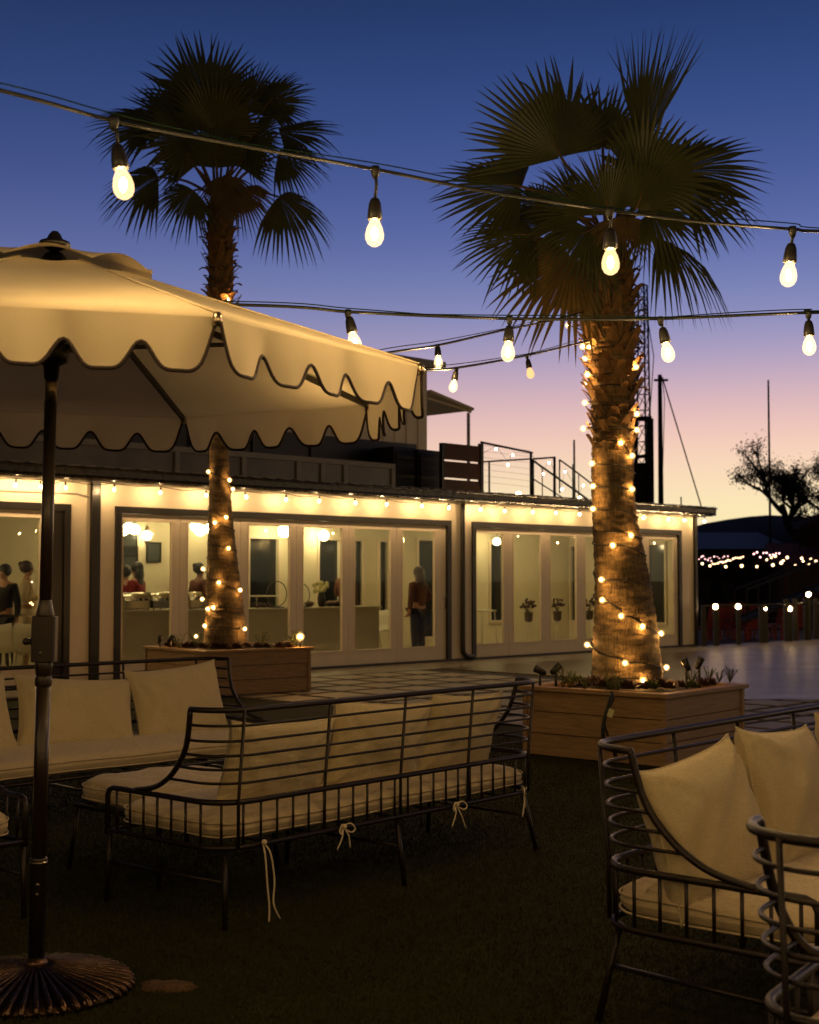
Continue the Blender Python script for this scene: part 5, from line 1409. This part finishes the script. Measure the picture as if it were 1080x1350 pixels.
# masts
def mast(label, px, y0, y1, Y, r, yard=None):
    a = P(px, y0, Y); b = P(px, y1, Y); t = thing('mast', label, 'mast', (a.x, Y, -.9))
    k = MB(); k.tube([(0,0,0),(0,0,a.z+.9)], [r, r*.6], 8); k.build('pole', M['bark'], t)
    return t, a
t_, a = mast('thick dark mast right of the palm trunk with a guy line', 870, 494, 672, 60, .15)
k = MB(); e = P(929,682,60)-Vector((a.x,60,-.9)); s_ = P(873,497,60)-Vector((a.x,60,-.9)); k.tube([s_, e], .035, 4); k.tube([s_, s_+Vector((.1,0,-1)), s_+Vector((-.05,0,-5.5))], .02, 4); k.build('guy_line', M['bark'], t_)
k = MB(); k.box(-.25,.35,-.1,.1,a.z+.9-.28,a.z+.9-.2); k.build('mast_head', M['bark'], t_)
mast('tall thin mast in front of the far oak tree', 1013, 501, 690, 62, .07)
mast('thin mast above the stair railing left of the palm', 757, 580, 660, 60, .07)
mast('very short thin mast tip above the pavilion roof end', 898, 655, 680, 60, .05)
mast('thin awning aerial above the slatted panel', 619, 540, 585, 60, .045)
# lattice tower
a = P(848,375,60); b = P(848,670,60); t_ = thing('lattice_tower', 'slender dark lattice tower partly behind the right palm trunk', 'tower', (a.x, 60, -.9)); H_ = a.z+.9
k = MB(); w0, w1 = .48, .22; nseg = 22
def cor(f_, i): w_ = w0+(w1-w0)*f_; an = i*2*math.pi/3+.5; return Vector((w_*math.cos(an), w_*math.sin(an), H_*f_))
for i in range(3): k.tube([cor(0,i), cor(1,i)], .045, 5)
for s__ in range(nseg):
    for i in range(3):
        k.tube([cor(s__/nseg,i), cor((s__+1)/nseg,(i+1)%3)], .022, 4); k.tube([cor(s__/nseg,i), cor(s__/nseg,(i+1)%3)], .018, 4)
k.build('truss', M['bark'], t_)
k = MB(); e = P(838,520,60)-t_.location; k.tube([Vector((0,0,H_*.98)), P(862,470,60)-t_.location, P(856,560,60)-t_.location], .025, 4); k.build('cable', M['bark'], t_)
# dark hoist frame
o = P(846,672,58); t_ = thing('hoist_frame', 'dark boat hoist frame standing behind the roof beside the right palm', 'hoist', (o.x, 58, -.9))
q = lambda px, py: P(px,py,58)-Vector((o.x,58,-.9))
k = MB(); k.bar((q(857,552).x,0,0), q(857,552), .26); k.bar(q(838,552), q(859,552), .2); k.bar((q(836,552).x,.0,0), q(838,552), .12); k.build('frame', M['bark'], t_)
k = MB(); a1, a2, a3, a4 = q(836,610), q(850,610), q(856,640), q(833,640)
k.add([a1,a2,a3,a4,(a4.x,0,0),(a3.x,0,0)]+[Vector(v)+Vector((0,.8,0)) for v in (a1,a2,a3,a4,(a4.x,0,0),(a3.x,0,0))], [(3,2,1,0),(4,5,2,3),(6,7,8,9),(9,8,11,10),(0,1,7,6),(1,2,8,7),(2,5,11,8),(4,3,9,10),(3,0,6,9)]); k.build('winch_house', M['bark'], t_)
k = MB(); k.bar(q(838,603), q(858,600), .15); k.build('crossbeam', M['bark'], t_)
# trees
def far_tree(label, base_px, crown, Y, seed, name='oak_tree', leafm='treeleaf', dens=1.0, lean=-.25):
    rs = random.Random(seed); cx, cy, rw, rh = crown
    b = P(base_px[0], base_px[1], Y); C_ = P(cx, cy, Y); Rw, Rh = rw/FP_*Y, rh/FP_*Y
    t = thing(name, label, 'tree', (b.x, Y, b.z)); k = MB(); lf = MB()
    tgt = C_-b
    tips = []
    def grow(p, d, L, r, lev):
        n_ = 4; pts = [p]; dd = d.copy()
        for i in range(n_):
            dd = (dd+Vector((rs.uniform(-1,1),rs.uniform(-1,1),rs.uniform(-.5,.7)))*.22).normalized(); pts.append(pts[-1]+dd*L/n_)
        k.tube(pts, [r*(1-.4*i/n_) for i in range(n_+1)], 5, caps=False)
        if lev >= 5 or r < .012: tips.append(pts[-1]); return
        for i in range(3 if lev < 3 else 3):
            f_ = rs.choice((2,3,4)); nd = (dd+Vector((rs.uniform(-1,1),rs.uniform(-1,1),rs.uniform(-.4,.7)))*.95).normalized()
            q_ = pts[f_]+nd*L*.7-tgt
            if abs(q_.x) > Rw or abs(q_.z) > Rh or abs(q_.y) > Rw: nd = (nd*.4+(tgt-pts[f_]).normalized()).normalized()
            grow(pts[f_], nd, L*rs.uniform(.62,.8), r*.62, lev+1)
        if lev >= 2: tips.append(pts[-1])
    st = Vector((0,0,0)); d0 = Vector((lean,0,1)).normalized()
    grow(st, d0, (tgt.z)*.62, .24, 0)
    k.build('trunk', M['bark'], t)
    for p in tips:
        for i in range(int(22*dens)):
            c = p+Vector((rs.gauss(0,.2),rs.gauss(0,.2),rs.gauss(0,.17))); s__ = rs.uniform(.035,.075)
            a1 = Vector((rs.uniform(-1,1),rs.uniform(-1,1),rs.uniform(-1,1))).normalized(); a2 = a1.orthogonal().normalized()
            lf.add([c-a1*s__, c+a2*s__*.6, c+a1*s__, c-a2*s__*.6], [(0,1,2,3)])
    lf.build('crown', M[leafm], t)
far_tree('bare spreading oak standing dark against the sunset at the right', (1052,712), (1010,628,50,48), 70, 8, lean=-.45)
far_tree('dark oak cut by the right picture edge', (1100,712), (1092,645,42,52), 74, 15, dens=1.3)
far_tree('reddish bush below the oaks at the right picture edge', (1082,735), (1078,705,26,18), 60, 23, name='bush', leafm='redleaf', lean=0)

# ------------------------------------------------------------------ people inside the pavilion
def skinned(name, V_, E_, rad, m, parent, sub=2):
    me = bpy.data.meshes.new(name); me.from_pydata([tuple(v) for v in V_], E_, []); o = bpy.data.objects.new(name, me); COL.objects.link(o)
    md = o.modifiers.new('skin', 'SKIN'); 
    for i, r in enumerate(rad):
        rr_ = r if isinstance(r, tuple) else (r, r); me.skin_vertices[0].data[i].radius = rr_
    me.skin_vertices[0].data[0].use_root = True
    ms = o.modifiers.new('sub', 'SUBSURF'); ms.levels = sub; ms.render_levels = sub
    dg = bpy.context.evaluated_depsgraph_get(); dg.update()
    nm = bpy.data.meshes.new_from_object(o.evaluated_get(dg)); o.modifiers.clear(); o.data = nm
    nm.materials.clear(); nm.materials.append(m)
    for p in nm.polygons: p.use_smooth = True
    if parent: o.parent = parent
    return o
def person(label, s_, d, rz, H, arms, skin, hair, top, bottom, longhair=False, dress=False, tall=None):
    t = thing('person', label, 'person', bld(s_, d, .021), BROT+rz)
    h = H/1.72; z = lambda v: v*h
    V_ = [(0,0,z(.95)),(0,0,z(1.10)),(0,.01,z(1.27)),(0,0,z(1.42)),(0,-.005,z(1.49)),(0,-.012,z(1.545)),(0,-.012,z(1.62)),(0,-.005,z(1.69))]
    rad = [.135,.125,.145,.085,.052,.060,.083,.055]; E_ = [(i,i+1) for i in range(7)]
    V_.append((0,-.10,z(1.60))); rad.append(.016); E_.append((6,8))   # nose
    def add(ps, rs__, frm):
        b = len(V_)
        for i, (p, r) in enumerate(zip(ps, rs__)):
            V_.append((p[0], p[1], z(p[2]))); rad.append(r); E_.append((frm if i == 0 else b+i-1, b+i))
        return b
    for sx, arm in zip((-1,1), arms):
        el_, wr, hd = arm
        a_ = add([(sx*.17,0,1.40),(sx*(.17+el_[0]),el_[1],el_[2]),(sx*(.17+wr[0]),wr[1],wr[2]),(sx*(.17+hd[0]),hd[1],hd[2])], [.058,.044,.030,.038], 3)
        for f_ in range(3):
            add([(sx*(.17+hd[0])+(-.02+.02*f_), hd[1]-.035, hd[2]+.01*(f_-1)), (sx*(.17+hd[0])+(-.025+.025*f_), hd[1]-.075, hd[2]-.012)], [.010,.008], a_+3)
        add([(sx*(.17+hd[0])-sx*.04, hd[1]-.02, hd[2]+.02)], [.010], a_+3)
    for sx in (-1,1):
        add([(sx*.095,0,.86),(sx*.10,-.01,.48),(sx*.10,.015,.09),(sx*.11,-.09,.035)], [.088,.058,.040,.034], 0)
    body = skinned('body', V_, E_, rad, skin, t, 1)
    # hair
    k = MB(); k.ball((0,.018,z(1.655)), .105, 14, 10, sq=(.95,1.05,1.0)); 
    if longhair:
        k.ball((0,.055,z(1.54)), .10, 12, 8, sq=(1.1,.75,1.7)); k.ball((0,.07,z(1.40)), .09, 12, 8, sq=(1.25,.55,1.5))
    else: k.ball((0,.10,z(1.70)), .045, 10, 8)
    # keep the face free
    k.build('hair', hair, t)
    k = MB(); 
    for sx in (-1,1): k.ball((sx*.030,-.088,z(1.625)), .009, 6, 5)
    k.build('eyes', M['black'], body)
    # clothes
    tv = [(0,0,z(.93)),(0,0,z(1.10)),(0,.01,z(1.27)),(0,0,z(1.405))]; tr_ = [.155,.142,.160,.105]; te = [(0,1),(1,2),(2,3)]
    for sx, arm in zip((-1,1), arms):
        b = len(tv); el_, wr, hd = arm
        tv += [(sx*.17,0,z(1.40)),(sx*(.17+el_[0]),el_[1],z(el_[2])),(sx*(.17+wr[0]*.9+el_[0]*.1),wr[1]*.85+el_[1]*.15,z(wr[2]*.85+el_[2]*.15))]; tr_ += [.075,.060,.048]; te += [(3,b),(b,b+1),(b+1,b+2)]
    skinned('top', tv, te, tr_, top, t, 1)
    if dress:
        k = MB(); n_ = 28; prof = [(.15,1.0),(.175,.92),(.19,.75),(.22,.5),(.25,.28),(.245,.275)]; vs = []
        for j, (r, zz_) in enumerate(prof):
            for q_ in range(n_):
                a = 2*math.pi*q_/n_; rr_ = r*(1+.06*math.sin(a*7)*min(1,j/3)); vs.append((rr_*math.cos(a), rr_*.8*math.sin(a), z(zz_)))
        k.add(vs, [(j*n_+q_, j*n_+(q_+1)%n_, (j+1)*n_+(q_+1)%n_, (j+1)*n_+q_)[::-1] for j in range(len(prof)-1) for q_ in range(n_)], 0, True); k.build('skirt', bottom, t)
    else:
        tv = [(0,0,z(.95))]; tr_ = [.15]; te = []
        for sx in (-1,1):
            b = len(tv); tv += [(sx*.095,0,z(.86)),(sx*.10,-.01,z(.48)),(sx*.10,.012,z(.12))]; tr_ += [.102,.075,.062]; te += [(0,b),(b,b+1),(b+1,b+2)]
        skinned('trousers', tv, te, tr_, bottom, t, 1)
    k = MB()
    for sx in (-1,1): k.ball((sx*.11,-.06,z(.04)), .045, 10, 6, sq=(.95,2.3,.8))
    k.build('shoes', M['black'], t)
    return t
down = ((.06,.02,1.12),(.07,-.02,.88),(.07,-.04,.80))
fold_ = ((.05,.03,1.13),(-.06,-.20,1.18),(-.11,-.26,1.22))
hips = ((.14,.05,1.15),(.02,-.12,1.05),(-.04,-.16,1.03))
def sp(px, d): return fp(px, 760, d)[0]
person('person in a cream dress holding something up in both hands, leftmost window', sp(36,2.6), 2.6, R(55), 1.72, (fold_,fold_), M['skin'], M['hair_brown'], M['cloth_cream'], M['cloth_cream'], dress=True)
person('person in dark clothes at the left picture edge, beside the person in cream', sp(6,2.3), 2.3, R(-60), 1.66, (fold_,down), M['skin'], M['hair_black'], M['cloth_black'], M['cloth_black'])
person('person in a dark red top at the left side of the leftmost door pane', sp(166,2.9), 2.9, R(150), 1.66, (down,fold_), M['skin'], M['hair_black'], M['cloth_red'], M['cloth_red'], dress=True)
person('person in a dark red top with long black hair behind the chafing dishes', sp(180,2.6), 2.6, R(-150), 1.72, (down,down), M['skin'], M['hair_black'], M['cloth_red'], M['cloth_black'], longhair=True)
person('person in dark clothes half hidden by the left palm trunk', sp(263,2.8), 2.8, R(90), 1.72, (hips,down), M['skin_dark'], M['hair_black'], M['cloth_rust'], M['cloth_black'])
person('person with long dark hair and rust top standing in the last middle pane', sp(554,.9), .95, R(185), 1.66, (hips,down), M['skin'], M['hair_brown'], M['cloth_rust'], M['cloth_black'], longhair=True)
person('person in black at the post between the fourth and fifth panes', sp(456,2.8), 2.8, R(100), 1.75, (down,fold_), M['skin_dark'], M['hair_black'], M['cloth_rust'], M['cloth_black'])
